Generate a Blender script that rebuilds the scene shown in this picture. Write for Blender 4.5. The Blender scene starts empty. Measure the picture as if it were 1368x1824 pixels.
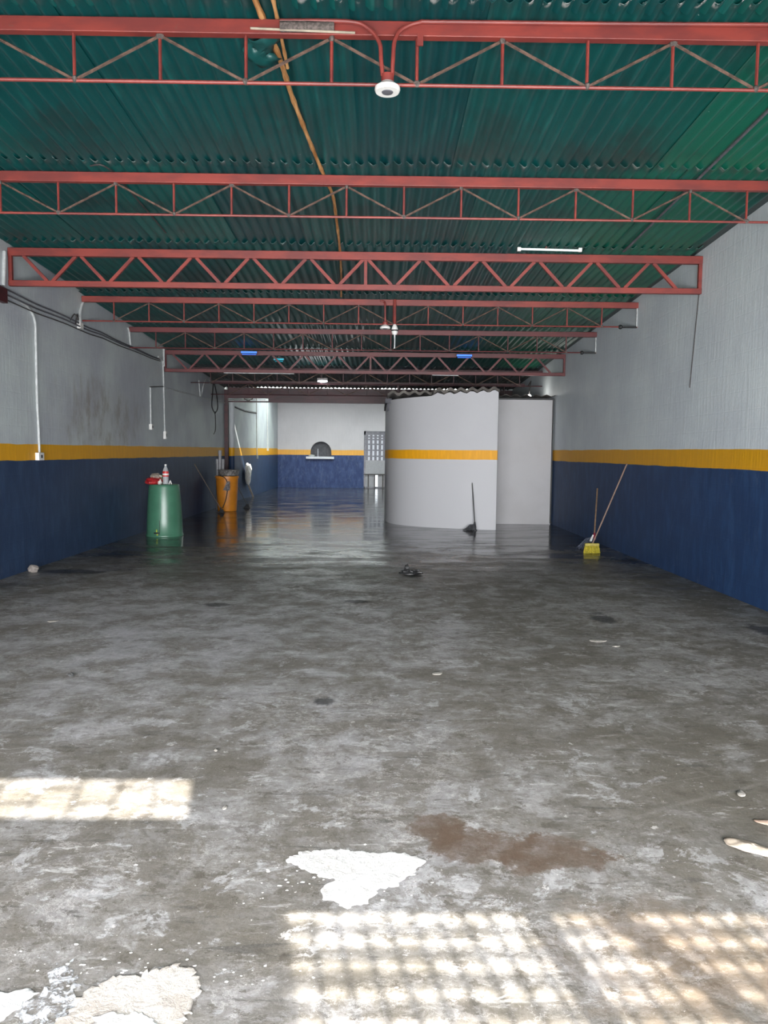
import bpy, math, random
from math import sin, cos, pi, radians
from mathutils import Vector, Matrix, Euler, noise
random.seed(7)
S = bpy.context.scene
COL = S.collection

# ------------------------------------------------------------------ camera
cam_d = bpy.data.cameras.new('camera')
cam = bpy.data.objects.new('camera', cam_d); COL.objects.link(cam)
cam_d.sensor_fit = 'VERTICAL'; cam_d.sensor_height = 36.0
cam_d.lens = 1349.03 / 1824 * 36.0
cam_d.clip_start = 0.05; cam_d.clip_end = 300
cr = Vector((0.99991389, -0.00856266, 0.00994437))
cu = Vector((-0.00926156, 0.07639255, 0.9970348))
cf = Vector((0.00929695, 0.99704105, -0.07630667))
cam.matrix_world = Matrix(((cr.x, cu.x, -cf.x, 0), (cr.y, cu.y, -cf.y, 0), (cr.z, cu.z, -cf.z, 1.5), (0, 0, 0, 1)))
S.camera = cam

# ------------------------------------------------------------------ world, sun, daylight, exposure
w = bpy.data.worlds.new('world'); S.world = w; w.use_nodes = True
bgn = w.node_tree.nodes['Background']
bgn.inputs[0].default_value = (0.88, 0.94, 1.0, 1); bgn.inputs[1].default_value = 2.4

SUN_DIR = Vector((-0.18, 1.0, -0.766)).normalized()
sd = bpy.data.lights.new('sun', 'SUN'); sd.energy = 36.0; sd.angle = radians(0.6); sd.color = (1.0, 0.95, 0.87)
so = bpy.data.objects.new('sun', sd); COL.objects.link(so)
so.rotation_euler = SUN_DIR.to_track_quat('-Z', 'Y').to_euler()

def area(name, loc, direction, sx, sy, power, color=(1, 1, 1), spread=180):
    d = bpy.data.lights.new(name, 'AREA'); d.shape = 'RECTANGLE'; d.size = sx; d.size_y = sy
    d.energy = power; d.color = color; d.spread = radians(spread)
    o = bpy.data.objects.new(name, d); COL.objects.link(o); o.location = loc
    o.rotation_euler = Vector(direction).to_track_quat('-Z', 'Y').to_euler()
    return o
# daylight coming in through the open street front
area('daylight_front', (-0.27, -0.75, 1.15), (0, 1, 0.02), 8.0, 2.1, 1000, (0.97, 0.98, 1.0), 95)
# area lamp added as rear daylight, below the added translucent roof sheets
area('daylight_rear', (0.0, 29.0, 3.82), (0, 0.12, -1), 5.4, 3.2, 115, (0.93, 0.95, 1.0)).data.specular_factor = 0.25

vs = S.view_settings
S.display_settings.display_device = 'sRGB'
vs.view_transform = 'Standard'; vs.look = 'None'; vs.exposure = -0.22; vs.gamma = 1.0; vs.use_curve_mapping = False
S.cycles.max_bounces = 10; S.cycles.diffuse_bounces = 6; S.cycles.glossy_bounces = 4
S.cycles.transmission_bounces = 6; S.cycles.sample_clamp_indirect = 6.0
S.cycles.caustics_reflective = False; S.cycles.caustics_refractive = False

# ------------------------------------------------------------------ numbers of the place
XL, XR = -4.368, 3.831
YF, YB = -0.45, 33.3
def ztop(y): return 4.293 - 0.04643 * y          # top of the roof trusses
ROOF = 0.035                                      # sheets sit this much above the chords
TY = [4.721, 6.947, 9.117, 11.338, 13.451, 15.634, 17.80, 19.95]
YP = 21.75                                        # rear portal

# ------------------------------------------------------------------ material helpers
class NT:
    def __init__(s, name):
        s.m = bpy.data.materials.new(name); s.m.use_nodes = True
        s.t = s.m.node_tree; s.n = s.t.nodes; s.p = s.n['Principled BSDF']; s.out = s.n['Material Output']
    def N(s, kind, **k):
        x = s.n.new(kind)
        for a, b in k.items(): setattr(x, a, b)
        return x
    def L(s, a, b): s.t.links.new(a, b)
    def val(s, sock, v):
        if hasattr(v, 'is_output') or isinstance(v, bpy.types.NodeSocket): s.L(v, sock)
        else: sock.default_value = v
    def coord(s, kind='Object'): return s.N('ShaderNodeTexCoord').outputs[kind]
    def pos(s): return s.N('ShaderNodeNewGeometry').outputs['Position']
    def mapping(s, vec, scale=(1, 1, 1), rot=(0, 0, 0), loc=(0, 0, 0)):
        m = s.N('ShaderNodeMapping'); s.L(vec, m.inputs[0]); m.inputs['Scale'].default_value = scale
        m.inputs['Rotation'].default_value = rot; m.inputs['Location'].default_value = loc
        return m.outputs[0]
    def noise(s, vec, scale, detail=6, rough=0.55, dist=0.0):
        x = s.N('ShaderNodeTexNoise'); s.L(vec, x.inputs['Vector'])
        x.inputs['Scale'].default_value = scale; x.inputs['Detail'].default_value = detail
        x.inputs['Roughness'].default_value = rough; x.inputs['Distortion'].default_value = dist
        return x.outputs['Fac']
    def math(s, op, a, b=0.0, c=None, clamp=False):
        x = s.N('ShaderNodeMath', operation=op); x.use_clamp = clamp
        s.val(x.inputs[0], a); s.val(x.inputs[1], b)
        if c is not None: s.val(x.inputs[2], c)
        return x.outputs[0]
    def ramp(s, f, a, b, lo=0.0, hi=1.0):
        x = s.N('ShaderNodeMapRange'); x.interpolation_type = 'SMOOTHSTEP'
        s.val(x.inputs[0], f); x.inputs[1].default_value = a; x.inputs[2].default_value = b
        x.inputs[3].default_value = lo; x.inputs[4].default_value = hi
        return x.outputs[0]
    def mix(s, f, a, b, mode='MIX'):
        x = s.N('ShaderNodeMix', data_type='RGBA', blend_type=mode)
        s.val(x.inputs[0], f)
        for i, v in ((6, a), (7, b)):
            if isinstance(v, bpy.types.NodeSocket): s.L(v, x.inputs[i])
            else: x.inputs[i].default_value = (*v, 1)
        return x.outputs[2]
    def sep(s, v):
        x = s.N('ShaderNodeSeparateXYZ'); s.L(v, x.inputs[0]); return x.outputs
    def bump(s, h, strength=0.3, dist=0.01, prev=None):
        x = s.N('ShaderNodeBump'); x.inputs['Strength'].default_value = strength; x.inputs['Distance'].default_value = dist
        s.L(h, x.inputs['Height'])
        if prev is not None: s.L(prev, x.inputs['Normal'])
        return x.outputs[0]
    def done(s, col=None, rough=None, normal=None, **k):
        if col is not None: s.val(s.p.inputs['Base Color'], col if isinstance(col, bpy.types.NodeSocket) else (*col, 1))
        if rough is not None: s.val(s.p.inputs['Roughness'], rough)
        if normal is not None: s.L(normal, s.p.inputs['Normal'])
        for a, b in k.items(): s.p.inputs[a.replace('_', ' ')].default_value = b
        return s.m

def simple(name, col, rough=0.6, metal=0.0, vary=0.15, scale=12.0, bump=0.15, col2=None):
    t = NT(name); c = t.coord('Object')
    f = t.noise(c, scale, 5, 0.6)
    c2 = col2 or tuple(x * (1 - vary * 2) for x in col)
    m = t.mix(t.ramp(f, 0.38, 0.65), c2, col)
    return t.done(m, rough, t.bump(f, bump, 0.004), Metallic=metal)

def emit(name, col, strength):
    t = NT(name); t.p.inputs['Base Color'].default_value = (*col, 1)
    t.p.inputs['Emission Color'].default_value = (*col, 1); t.p.inputs['Emission Strength'].default_value = strength
    return t.m

M = {}
# --- painted walls: navy dado, yellow band, pale blue-grey above (flat paint, hand-cut edges)
def wall_paint(name, upper, upper2, stain=None, navy=(0.010, 0.030, 0.080), navy2=(0.020, 0.050, 0.115), band=True, lo=(1.376, 0.002), hi=(1.575, 0.005), all_white_below=False, wear=0.0, yellow=(0.62, 0.30, 0.002)):
    t = NT(name); P = t.pos(); x, y, z = t.sep(P)
    big = t.noise(P, 0.7, 6, 0.6); mid = t.noise(t.mapping(P, (3, 3, 1.1)), 2.2, 7, 0.65)
    strokes = t.noise(t.mapping(P, (14, 14, 1.6)), 1.6, 5, 0.6)
    up = t.mix(t.ramp(big, 0.35, 0.65), upper, upper2)
    up = t.mix(t.ramp(strokes, 0.35, 0.8, 0, 0.0 if all_white_below or not band else 0.18), up, tuple(min(1, c * 1.25) for c in upper))
    joints = t.N('ShaderNodeTexBrick'); t.L(t.mapping(P, (1, 1, 1), (0, radians(90), radians(90))), joints.inputs['Vector'])
    if stain:
        (sy, sz, ry, rz, scol) = stain
        a = t.math('DIVIDE', t.math('SUBTRACT', y, sy), ry); b = t.math('DIVIDE', t.math('SUBTRACT', z, sz), rz)
        d = t.math('SQRT', t.math('ADD', t.math('MULTIPLY', a, a), t.math('MULTIPLY', b, b)))
        d = t.math('ADD', d, t.math('MULTIPLY', t.math('SUBTRACT', mid, 0.5), 1.6))
        blot = t.noise(t.mapping(P, (1, 1, 0.6)), 3.0, 6, 0.7)
        f = t.math('MULTIPLY', t.ramp(d, 1.05, 0.35), t.ramp(blot, 0.42, 0.62, 0.15, 0.75))
        up = t.mix(f, up, scol)
    if not band:
        col = up
        fine = t.noise(t.mapping(P, (6, 6, 1.5)), 5, 6, 0.6)
    else:
        nv = t.mix(t.ramp(mid, 0.4, 0.7), navy, navy2)
        wm = t.noise(t.mapping(P, (2, 2, 1)), 4.0, 7, 0.7)
        nv = t.mix(t.ramp(wm, 0.60 - wear, 0.75, 0, 0.25 + wear), nv, (0.16, 0.20, 0.28))
        nv2 = upper if all_white_below else nv
        yl = t.mix(t.ramp(strokes, 0.4, 0.75), yellow, tuple(c * 1.15 for c in yellow))
        wob = t.math('MULTIPLY', t.math('SUBTRACT', t.noise(P, 1.7, 4, 0.5), 0.5), 0.03)
        zz = t.math('ADD', z, wob)
        hi_z = t.math('ADD', t.math('MULTIPLY', t.math('SUBTRACT', y, 8.8), hi[1]), hi[0])
        lo_z = t.math('ADD', t.math('MULTIPLY', t.math('SUBTRACT', y, 8.8), lo[1]), lo[0])
        a = t.ramp(t.math('SUBTRACT', zz, lo_z), -0.003, 0.003); b = t.ramp(t.math('SUBTRACT', zz, hi_z), -0.003, 0.003)
        col = t.mix(a, nv2, yl); col = t.mix(b, col, up)
    brickb = t.N('ShaderNodeTexBrick'); brickb.offset = 0.5
    cmb = t.N('ShaderNodeCombineXYZ'); t.L(y, cmb.inputs[0]); t.L(z, cmb.inputs[1]); t.L(cmb.outputs[0], brickb.inputs['Vector'])
    brickb.inputs['Scale'].default_value = 1.0; brickb.inputs['Mortar Size'].default_value = 0.008
    brickb.inputs['Brick Width'].default_value = 0.40; brickb.inputs['Row Height'].default_value = 0.20
    brickb.inputs['Mortar Smooth'].default_value = 1.0
    n1 = t.bump(t.math('SUBTRACT', 1.0, brickb.outputs['Fac']), 0.08 if band and not all_white_below else 0.0, 0.006)
    n2 = t.bump(strokes, 0.06 if all_white_below or not band else 0.30, 0.012, n1)
    n3 = t.bump(t.noise(P, 28, 4, 0.6), 0.25, 0.004, n2)
    return t.done(col, 0.62, n3)
M['wall_left'] = wall_paint('left_wall_paint', (0.50, 0.545, 0.545), (0.38, 0.40, 0.44), stain=(12.3, 2.0, 2.3, 0.75, (0.25, 0.225, 0.19)))
M['wall_right'] = wall_paint('right_wall_paint', (0.62, 0.67, 0.69), (0.53, 0.57, 0.61), navy=(0.008, 0.034, 0.105), navy2=(0.016, 0.055, 0.150), hi=(1.592, 0.004))
M['wall_back'] = wall_paint('back_wall_paint', (0.52, 0.495, 0.515), (0.47, 0.45, 0.47), hi=(1.655, 0.0), lo=(1.43, 0.0), wear=0.12, navy=(0.014, 0.034, 0.12), navy2=(0.040, 0.072, 0.18), yellow=(0.72, 0.36, 0.06))
M['wall_cabin'] = wall_paint('cabin_paint', (0.49, 0.49, 0.51), (0.465, 0.465, 0.485), hi=(1.595, 0.0), lo=(1.405, 0.0), all_white_below=True, yellow=(0.72, 0.33, 0.004))
M['wall_white'] = wall_paint('recess_paint', (0.46, 0.455, 0.465), (0.42, 0.41, 0.415), band=False)
M['plain'] = simple('bare_plaster', (0.30, 0.29, 0.28), 0.9)

# --- wet, worn concrete floor
def floor_mat():
    t = NT('worn_concrete'); P = t.pos(); x, y, z = t.sep(P)
    big = t.noise(t.mapping(P, (1.0, 0.75, 1)), 0.6, 9, 0.68, 0.25)
    mid = t.noise(P, 2.3, 12, 0.74, 0.35)
    pat = t.noise(t.mapping(P, (1, 1, 1), loc=(7, 3, 0)), 3.4, 11, 0.74, 0.5)
    fine = t.noise(P, 26, 8, 0.7, 0.4)
    grit = t.noise(P, 110, 3, 0.7)
    streak = t.noise(t.mapping(P, (1.0, 4.5, 1), rot=(0, 0, 0.25)), 2.6, 10, 0.74, 0.3)
    c = t.mix(t.ramp(big, 0.38, 0.62), (0.180, 0.165, 0.140), (0.325, 0.315, 0.312))
    c = t.mix(t.ramp(mid, 0.50, 0.54, 0, 0.6), c, (0.165, 0.148, 0.122))
    c = t.mix(t.ramp(mid, 0.47, 0.38, 0, 0.6), c, (0.41, 0.40, 0.40))
    c = t.mix(t.ramp(pat, 0.565, 0.60, 0, 0.6), c, (0.50, 0.495, 0.50))
    c = t.mix(t.ramp(streak, 0.585, 0.64, 0, 0.6), c, (0.55, 0.54, 0.53))
    c = t.mix(t.ramp(streak, 0.43, 0.37, 0, 0.75), c, (0.100, 0.094, 0.086))
    c = t.mix(t.ramp(fine, 0.35, 0.7, 0, 0.45), c, (0.15, 0.14, 0.126))
    c = t.mix(t.ramp(fine, 0.66, 0.72, 0, 0.7), c, (0.60, 0.58, 0.55))
    c = t.mix(t.ramp(grit, 0.3, 0.7, 0, 0.25), c, (0.30, 0.29, 0.27))
    vein = t.math('ABSOLUTE', t.math('SUBTRACT', t.noise(t.mapping(P, (1, 1.3, 1), loc=(3, 9, 0)), 2.0, 12, 0.78, 0.2), 0.5))
    c = t.mix(t.math('MULTIPLY', t.ramp(vein, 0.010, 0.002), t.ramp(big, 0.45, 0.55, 0.1, 0.6)), c, (0.52, 0.50, 0.48))
    pit = t.noise(t.mapping(P, (1, 1, 1), loc=(1, 5, 0)), 9.0, 6, 0.75)
    c = t.mix(t.ramp(pit, 0.42, 0.40, 0, 0.6), c, (0.125, 0.112, 0.094))
    c = t.mix(t.ramp(pit, 0.64, 0.655, 0, 0.7), c, (0.52, 0.50, 0.48))
    sc = t.noise(t.mapping(P, (1.0, 1.6, 1), rot=(0, 0, -.3), loc=(11, 2, 0)), 5.5, 12, 0.8, 0.2)
    c = t.mix(t.ramp(sc, 0.53, 0.555, 0, 0.45), c, (0.150, 0.138, 0.118))
    c = t.mix(t.ramp(sc, 0.40, 0.385, 0, 0.65), c, (0.46, 0.455, 0.46))
    sp = t.noise(P, 40, 5, 0.75)
    c = t.mix(t.ramp(sp, 0.655, 0.675, 0, 0.8), c, (0.58, 0.56, 0.53))
    c = t.mix(t.ramp(sp, 0.35, 0.33, 0, 0.7), c, (0.085, 0.078, 0.068))
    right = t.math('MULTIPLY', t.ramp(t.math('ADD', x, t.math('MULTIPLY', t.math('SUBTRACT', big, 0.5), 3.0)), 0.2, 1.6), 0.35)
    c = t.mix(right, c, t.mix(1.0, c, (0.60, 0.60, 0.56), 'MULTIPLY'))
    # hairline scratches and cracks
    vo = t.N('ShaderNodeTexVoronoi', feature='DISTANCE_TO_EDGE'); t.L(t.mix(0.12, P, t.mix(1.0, P, t.N('ShaderNodeTexNoise').outputs['Color'], 'ADD')), vo.inputs['Vector']); vo.inputs['Scale'].default_value = 0.8
    crack = t.math('MULTIPLY', t.ramp(vo.outputs['Distance'], 0.008, 0.0), t.ramp(mid, 0.45, 0.6))
    c = t.mix(t.math('MULTIPLY', crack, 0.18), c, (0.42, 0.41, 0.39))
    warp = t.math('MULTIPLY', t.math('SUBTRACT', t.noise(P, 5.0, 9, 0.72), 0.5), 3.2)
    def blob(cx, cy, rx, ry, edge=0.25):
        a = t.math('DIVIDE', t.math('SUBTRACT', x, cx), rx); b = t.math('DIVIDE', t.math('SUBTRACT', y, cy), ry)
        d = t.math('SQRT', t.math('ADD', t.math('MULTIPLY', a, a), t.math('MULTIPLY', b, b)))
        return t.ramp(t.math('ADD', d, warp), 1.0 + edge * .3, 1.0 - edge)
    dust = t.math('MULTIPLY', blob(-1.6, 6.2, 2.6, 2.8, 0.9), t.ramp(mid, 0.35, 0.6, 0.75, 0.15))
    c = t.mix(t.math('MULTIPLY', dust, 0.75), c, (0.40, 0.395, 0.405))
    gm = t.N('ShaderNodeGamma'); t.L(c, gm.inputs[0]); gm.inputs[1].default_value = 1.45; c = t.mix(1.0, gm.outputs[0], (1.78, 1.80, 1.84), 'MULTIPLY')
    # brown rusty stain near the front
    for (cx, cy, rx, ry) in ((0.25, 2.95, 0.12, 0.12), (0.42, 2.82, 0.20, 0.15), (0.66, 2.74, 0.22, 0.13)):
        c = t.mix(t.math('MULTIPLY', blob(cx, cy, rx, ry, 0.2), t.ramp(pit, 0.35, 0.6, 0.55, 0.9)), c, (0.115, 0.078, 0.054))
    c = t.mix(t.math('MULTIPLY', blob(0.95, 2.15, 0.42, 0.35, 0.9), 0.45), c, (0.20, 0.135, 0.085))
    # dark oil spots along the walls
    oil = None
    for (cx, cy, rx, ry) in ((-3.75, 9.38, 0.45, 0.17), (-3.70, 11.15, 0.33, 0.55), (3.66, 10.75, 0.20, 0.30), (3.45, 6.45, 0.18, 0.25), (0.45, 9.4, 0.10, 0.25), (-0.95, 11.35, 0.16, 0.14), (-0.25, 11.5, 0.2, 0.12), (-0.2, 7.6, 0.13, 0.1), (-1.55, 7.4, 0.14, 0.1), (2.1, 6.9, 0.10, 0.25), (-0.30, 4.5, 0.07, 0.07)):
        b = blob(cx, cy, rx, ry, 0.3); oil = b if oil is None else t.math('MAXIMUM', oil, b)
    c = t.mix(t.math('MULTIPLY', oil, 0.8), c, (0.035, 0.035, 0.036))
    # water: freshly washed far half
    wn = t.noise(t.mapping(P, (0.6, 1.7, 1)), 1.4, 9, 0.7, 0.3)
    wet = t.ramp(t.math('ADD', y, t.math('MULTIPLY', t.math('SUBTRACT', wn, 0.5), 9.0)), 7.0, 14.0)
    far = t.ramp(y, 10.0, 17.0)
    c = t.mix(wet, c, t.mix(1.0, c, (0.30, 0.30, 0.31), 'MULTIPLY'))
    c = t.mix(t.math('MULTIPLY', far, 0.75), c, (0.030, 0.030, 0.031))  # far end darkened in colour, standing in for the dim light there
    film = t.ramp(wn, 0.38, 0.60)
    rdry = t.ramp(mid, 0.35, 0.65, 0.42, 0.68)
    rwet = t.ramp(film, 0.0, 1.0, 0.20, 0.06)
    rough = t.N('ShaderNodeMix', data_type='FLOAT'); t.L(wet, rough.inputs[0]); t.L(rdry, rough.inputs[2]); t.L(rwet, rough.inputs[3])
    h = t.math('ADD', t.math('MULTIPLY', mid, 0.5), t.math('MULTIPLY', fine, 0.25))
    hd = t.math('MULTIPLY', h, t.ramp(wet, 0, 1, 1.0, 0.12))
    n = t.bump(hd, 0.55, 0.02)
    n = t.bump(t.noise(t.mapping(P, (1.3, 3.0, 1)), 2.2, 3, 0.5), 0.035, 0.010, n)
    return t.done(c, rough.outputs[0], n, Specular_IOR_Level=0.33)
M['floor'] = floor_mat()

# --- green painted corrugated sheet, each sheet a slightly different tone
def roof_mat(name, a, b, dirt=(0.012, 0.03, 0.03), rough=0.42):
    t = NT(name); P = t.coord('Object'); W = t.pos(); oi = t.N('ShaderNodeObjectInfo').outputs['Random']
    c = t.mix(oi, a, b); ly = t.sep(P)[1]; right_sheen = t.ramp(t.sep(W)[0], 1.3, 3.2) if name[0] == 'g' else None
    if right_sheen is not None: c = t.mix(t.math('MULTIPLY', right_sheen, t.ramp(oi, 0.2, 0.6, 0.35, 0.9)), c, (0.006, 0.120, 0.068))  # right side painted lighter, imitating a grazing reflection
    s = t.noise(t.mapping(W, (9, 0.8, 1)), 1.5, 6, 0.65)
    c = t.mix(t.ramp(s, 0.52, 0.75, 0, 0.5), c, tuple(min(1, v * 1.7 + 0.01) for v in b))
    g = t.noise(W, 1.3, 6, 0.6)
    c = t.mix(t.ramp(g, 0.5, 0.7, 0, 0.6), c, dirt)
    chips = t.noise(W, 18, 6, 0.7)
    c = t.mix(t.ramp(chips, 0.715, 0.735), c, (0.45, 0.48, 0.47))
    c = t.mix(t.math('MULTIPLY', t.ramp(ly, 0.045, 0.01), t.math('MULTIPLY', t.ramp(t.noise(W, 9, 5, 0.7), 0.52, 0.58), t.ramp(t.sep(W)[1], 7.5, 5.0, 0.25, 1.0))), c, (0.50, 0.50, 0.48))
    c = t.mix(t.math('MULTIPLY', t.ramp(ly, 0.16, 0.02), 0.5), c, (0.010, 0.035, 0.035))  # near lap edge darkened in colour to offset the front light on it
    return t.done(c, rough, t.bump(t.noise(W, 7, 5, 0.6), 0.2, 0.01))
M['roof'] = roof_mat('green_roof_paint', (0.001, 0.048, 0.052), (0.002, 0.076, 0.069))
M['roof_rear'] = roof_mat('dark_roof_paint', (0.010, 0.020, 0.020), (0.020, 0.032, 0.030))  # roof paint darkened to stand in for shade in the rear bays
M['fibre'] = simple('fibre_cement', (0.16, 0.145, 0.13), 0.9, vary=0.25, scale=5, bump=0.4)
t = NT('translucent_sheet'); tr = t.N('ShaderNodeBsdfTranslucent'); tr.inputs[0].default_value = (0.8, 0.85, 0.85, 1); t.L(tr.outputs[0], t.out.inputs[0]); M['translucent'] = t.m

def red_mat(name, a, b):
    t = NT(name); W = t.pos()
    f = t.noise(t.mapping(W, (1, 1, 3)), 2.5, 6, 0.6)
    c = t.mix(t.ramp(f, 0.35, 0.65), a, b)
    d = t.noise(W, 22, 6, 0.7)
    c = t.mix(t.ramp(d, 0.63, 0.72, 0, 0.6), c, (0.12, 0.06, 0.045))
    return t.done(c, 0.5, t.bump(d, 0.15, 0.003))
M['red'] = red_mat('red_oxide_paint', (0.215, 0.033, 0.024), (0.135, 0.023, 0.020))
M['red_dark'] = red_mat('maroon_and_dim_red', (0.055, 0.010, 0.014), (0.030, 0.007, 0.010))  # maroon steel, also red oxide darkened as shade on the last trusses
M['red_dimmed'] = red_mat('dimmed_red_paint', (0.115, 0.017, 0.018), (0.07, 0.013, 0.015))  # red oxide darkened in colour, standing in for shade on deeper trusses
M['rod'] = simple('rusty_rod', (0.13, 0.075, 0.055), 0.75, vary=0.3, scale=30)
M['weld'] = simple('grey_weld', (0.12, 0.095, 0.085), 0.8, vary=0.3, scale=60)
M['white_plastic'] = simple('white_plastic', (0.72, 0.71, 0.68), 0.4, vary=0.06)
M['conduit'] = simple('pale_conduit_paint', (0.50, 0.52, 0.52), 0.55, vary=0.12)
M['pale_wood'] = simple('aged_pale_wood', (.36, .31, .24), .8)
M['black'] = simple('black_rubber', (0.012, 0.012, 0.013), 0.5)
M['wire'] = simple('dark_wire', (0.05, 0.045, 0.045), 0.6)
M['tape'] = simple('brown_tape', (0.16, 0.075, 0.055), 0.7)
M['steel_dark'] = simple('dark_steel', (0.06, 0.055, 0.055), 0.5, metal=0.4)
M['door_grey'] = simple('door_grey_metal', (0.10, 0.10, 0.115), 0.35, metal=0.3)
M['door_light'] = simple('door_pale_panel', (0.26, 0.26, 0.28), 0.35, vary=0.05)
M['soffit'] = simple('niche_dark_grey', (0.10, 0.10, 0.115), 0.8)
M['sill'] = simple('sill_white', (0.72, 0.73, 0.78), 0.6, vary=0.05)
M['plaster'] = None
def glass():
    t = NT('dusty_glass'); g = t.N('ShaderNodeBsdfTranslucent'); g.inputs[0].default_value = (0.4, 0.41, 0.43, 1)
    tp = t.N('ShaderNodeBsdfTransparent'); mx = t.N('ShaderNodeMixShader'); mx.inputs[0].default_value = 0.35
    t.L(g.outputs[0], mx.inputs[1]); t.L(tp.outputs[0], mx.inputs[2]); t.L(mx.outputs[0], t.out.inputs[0]); return t.m
M['glass'] = glass()

# ------------------------------------------------------------------ mesh helpers
class MB:
    def __init__(s): s.v = []; s.f = []
    def add(s, vs, fs):
        o = len(s.v); s.v += [tuple(v) for v in vs]; s.f += [tuple(i + o for i in f) for f in fs]; return s
    def box(s, x0, x1, y0, y1, z0, z1):
        return s.add([(x0,y0,z0),(x1,y0,z0),(x1,y1,z0),(x0,y1,z0),(x0,y0,z1),(x1,y0,z1),(x1,y1,z1),(x0,y1,z1)],
                     [(3,2,1,0),(4,5,6,7),(0,1,5,4),(1,2,6,5),(2,3,7,6),(3,0,4,7)])
    def bar(s, p, q, wy, wz, up=(0, 1, 0)):
        """rectangular bar p->q; wy = size along `up`, wz = size across"""
        p = Vector(p); q = Vector(q); d = (q - p).normalized(); u = Vector(up)
        u = (u - d * u.dot(d)).normalized(); v = d.cross(u)
        vs = []
        for c in (p, q):
            for a, b in ((-1, -1), (1, -1), (1, 1), (-1, 1)): vs.append(c + u * a * wy / 2 + v * b * wz / 2)
        return s.add(vs, [(3,2,1,0),(4,5,6,7),(0,1,5,4),(1,2,6,5),(2,3,7,6),(3,0,4,7)])
    def tube(s, pts, r, seg=8, caps=True):
        pts = [Vector(p) for p in pts]; n = len(pts); rr = r if isinstance(r, (list, tuple)) else [r] * n
        o = len(s.v); ref = None
        for i, p in enumerate(pts):
            d = (pts[min(i + 1, n - 1)] - pts[max(i - 1, 0)]).normalized()
            if ref is None: ref = Vector((0, 0, 1)) if abs(d.z) < 0.9 else Vector((1, 0, 0))
            u = (ref - d * ref.dot(d))
            if u.length < 1e-4: u = Vector((0, 1, 0)) - d * d.y
            u.normalize(); ref = u; v = d.cross(u)
            for k in range(seg):
                a = 2 * pi * k / seg; s.v.append(tuple(p + (u * cos(a) + v * sin(a)) * rr[i]))
        for i in range(n - 1):
            for k in range(seg):
                k2 = (k + 1) % seg; s.f.append((o + i*seg + k, o + i*seg + k2, o + (i+1)*seg + k2, o + (i+1)*seg + k))
        if caps:
            s.f.append(tuple(o + k for k in reversed(range(seg)))); s.f.append(tuple(o + (n-1)*seg + k for k in range(seg)))
        return s
    def lathe(s, prof, c=(0, 0, 0), seg=28, sx=1.0, sy=1.0):
        o = len(s.v); n = len(prof)
        for (r, z) in prof:
            for k in range(seg):
                a = 2 * pi * k / seg; s.v.append((c[0] + r * cos(a) * sx, c[1] + r * sin(a) * sy, c[2] + z))
        for i in range(n - 1):
            for k in range(seg):
                k2 = (k + 1) % seg; s.f.append((o + i*seg + k, o + i*seg + k2, o + (i+1)*seg + k2, o + (i+1)*seg + k))
        s.f.append(tuple(o + k for k in reversed(range(seg)))); s.f.append(tuple(o + (n-1)*seg + k for k in range(seg)))
        return s
    def ball(s, c, r, seg=12, rings=7, sq=(1, 1, 1)):
        o = len(s.v)
        for i in range(rings + 1):
            th = pi * i / rings
            for k in range(seg):
                a = 2 * pi * k / seg; s.v.append((c[0]+r*sq[0]*sin(th)*cos(a), c[1]+r*sq[1]*sin(th)*sin(a), c[2]+r*sq[2]*cos(th)))
        for i in range(rings):
            for k in range(seg):
                k2 = (k+1) % seg; s.f.append((o+i*seg+k, o+(i+1)*seg+k, o+(i+1)*seg+k2, o+i*seg+k2))
        return s
    def mesh(s, name, mat, origin=(0, 0, 0), smooth=False, bevel=0):
        me = bpy.data.meshes.new(name); ox, oy, oz = origin
        me.from_pydata([(a - ox, b - oy, c - oz) for a, b, c in s.v], [], s.f); me.validate(); me.update()
        if mat: me.materials.append(mat)
        if smooth: me.polygons.foreach_set('use_smooth', [True] * len(me.polygons))
        return me
    def build(s, name, mat, parent=None, origin=None, smooth=False, bevel=0.0):
        if origin is None: origin = world_loc(parent) if parent else (0, 0, 0)
        me = s.mesh(name, mat, origin, smooth)
        o = bpy.data.objects.new(name, me); COL.objects.link(o)
        if parent: o.parent = parent
        else: o.location = origin
        if bevel:
            b = o.modifiers.new('bevel', 'BEVEL'); b.width = bevel; b.segments = 2; b.limit_method = 'ANGLE'
        if smooth:
            e = o.modifiers.new('split', 'EDGE_SPLIT'); e.split_angle = radians(40)
        return o
def world_loc(o):
    l = Vector((0, 0, 0))
    while o: l += Vector(o.location); o = o.parent
    return tuple(l)
def tag(o, label=None, cat=None, group=None, kind=None):
    if label: o['label'] = label
    if cat: o['category'] = cat
    if group: o['group'] = group
    if kind: o['kind'] = kind
    return o
def thing(name, loc, label, cat, group=None):
    o = bpy.data.objects.new(name, None); o.empty_display_size = 0.1; COL.objects.link(o); o.location = loc
    return tag(o, label, cat, group)
def inst(name, me, parent, loc, rot=(0, 0, 0)):
    o = bpy.data.objects.new(name, me); COL.objects.link(o); o.parent = parent; o.location = loc; o.rotation_euler = rot; return o
def struct(name, mb, mat, **k): return tag(mb.build(name, mat, **k), kind='structure')
def smooth_path(pts, n=6):
    P = [Vector(p) for p in pts]; out = []
    for i in range(len(P) - 1):
        p0 = P[max(i-1, 0)]; p1 = P[i]; p2 = P[i+1]; p3 = P[min(i+2, len(P)-1)]
        for k in range(n):
            t = k / n
            out.append(0.5 * ((2*p1) + (-p0+p2)*t + (2*p0-5*p1+4*p2-p3)*t*t + (-p0+3*p1-3*p2+p3)*t**3))
    out.append(P[-1]); return out

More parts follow.
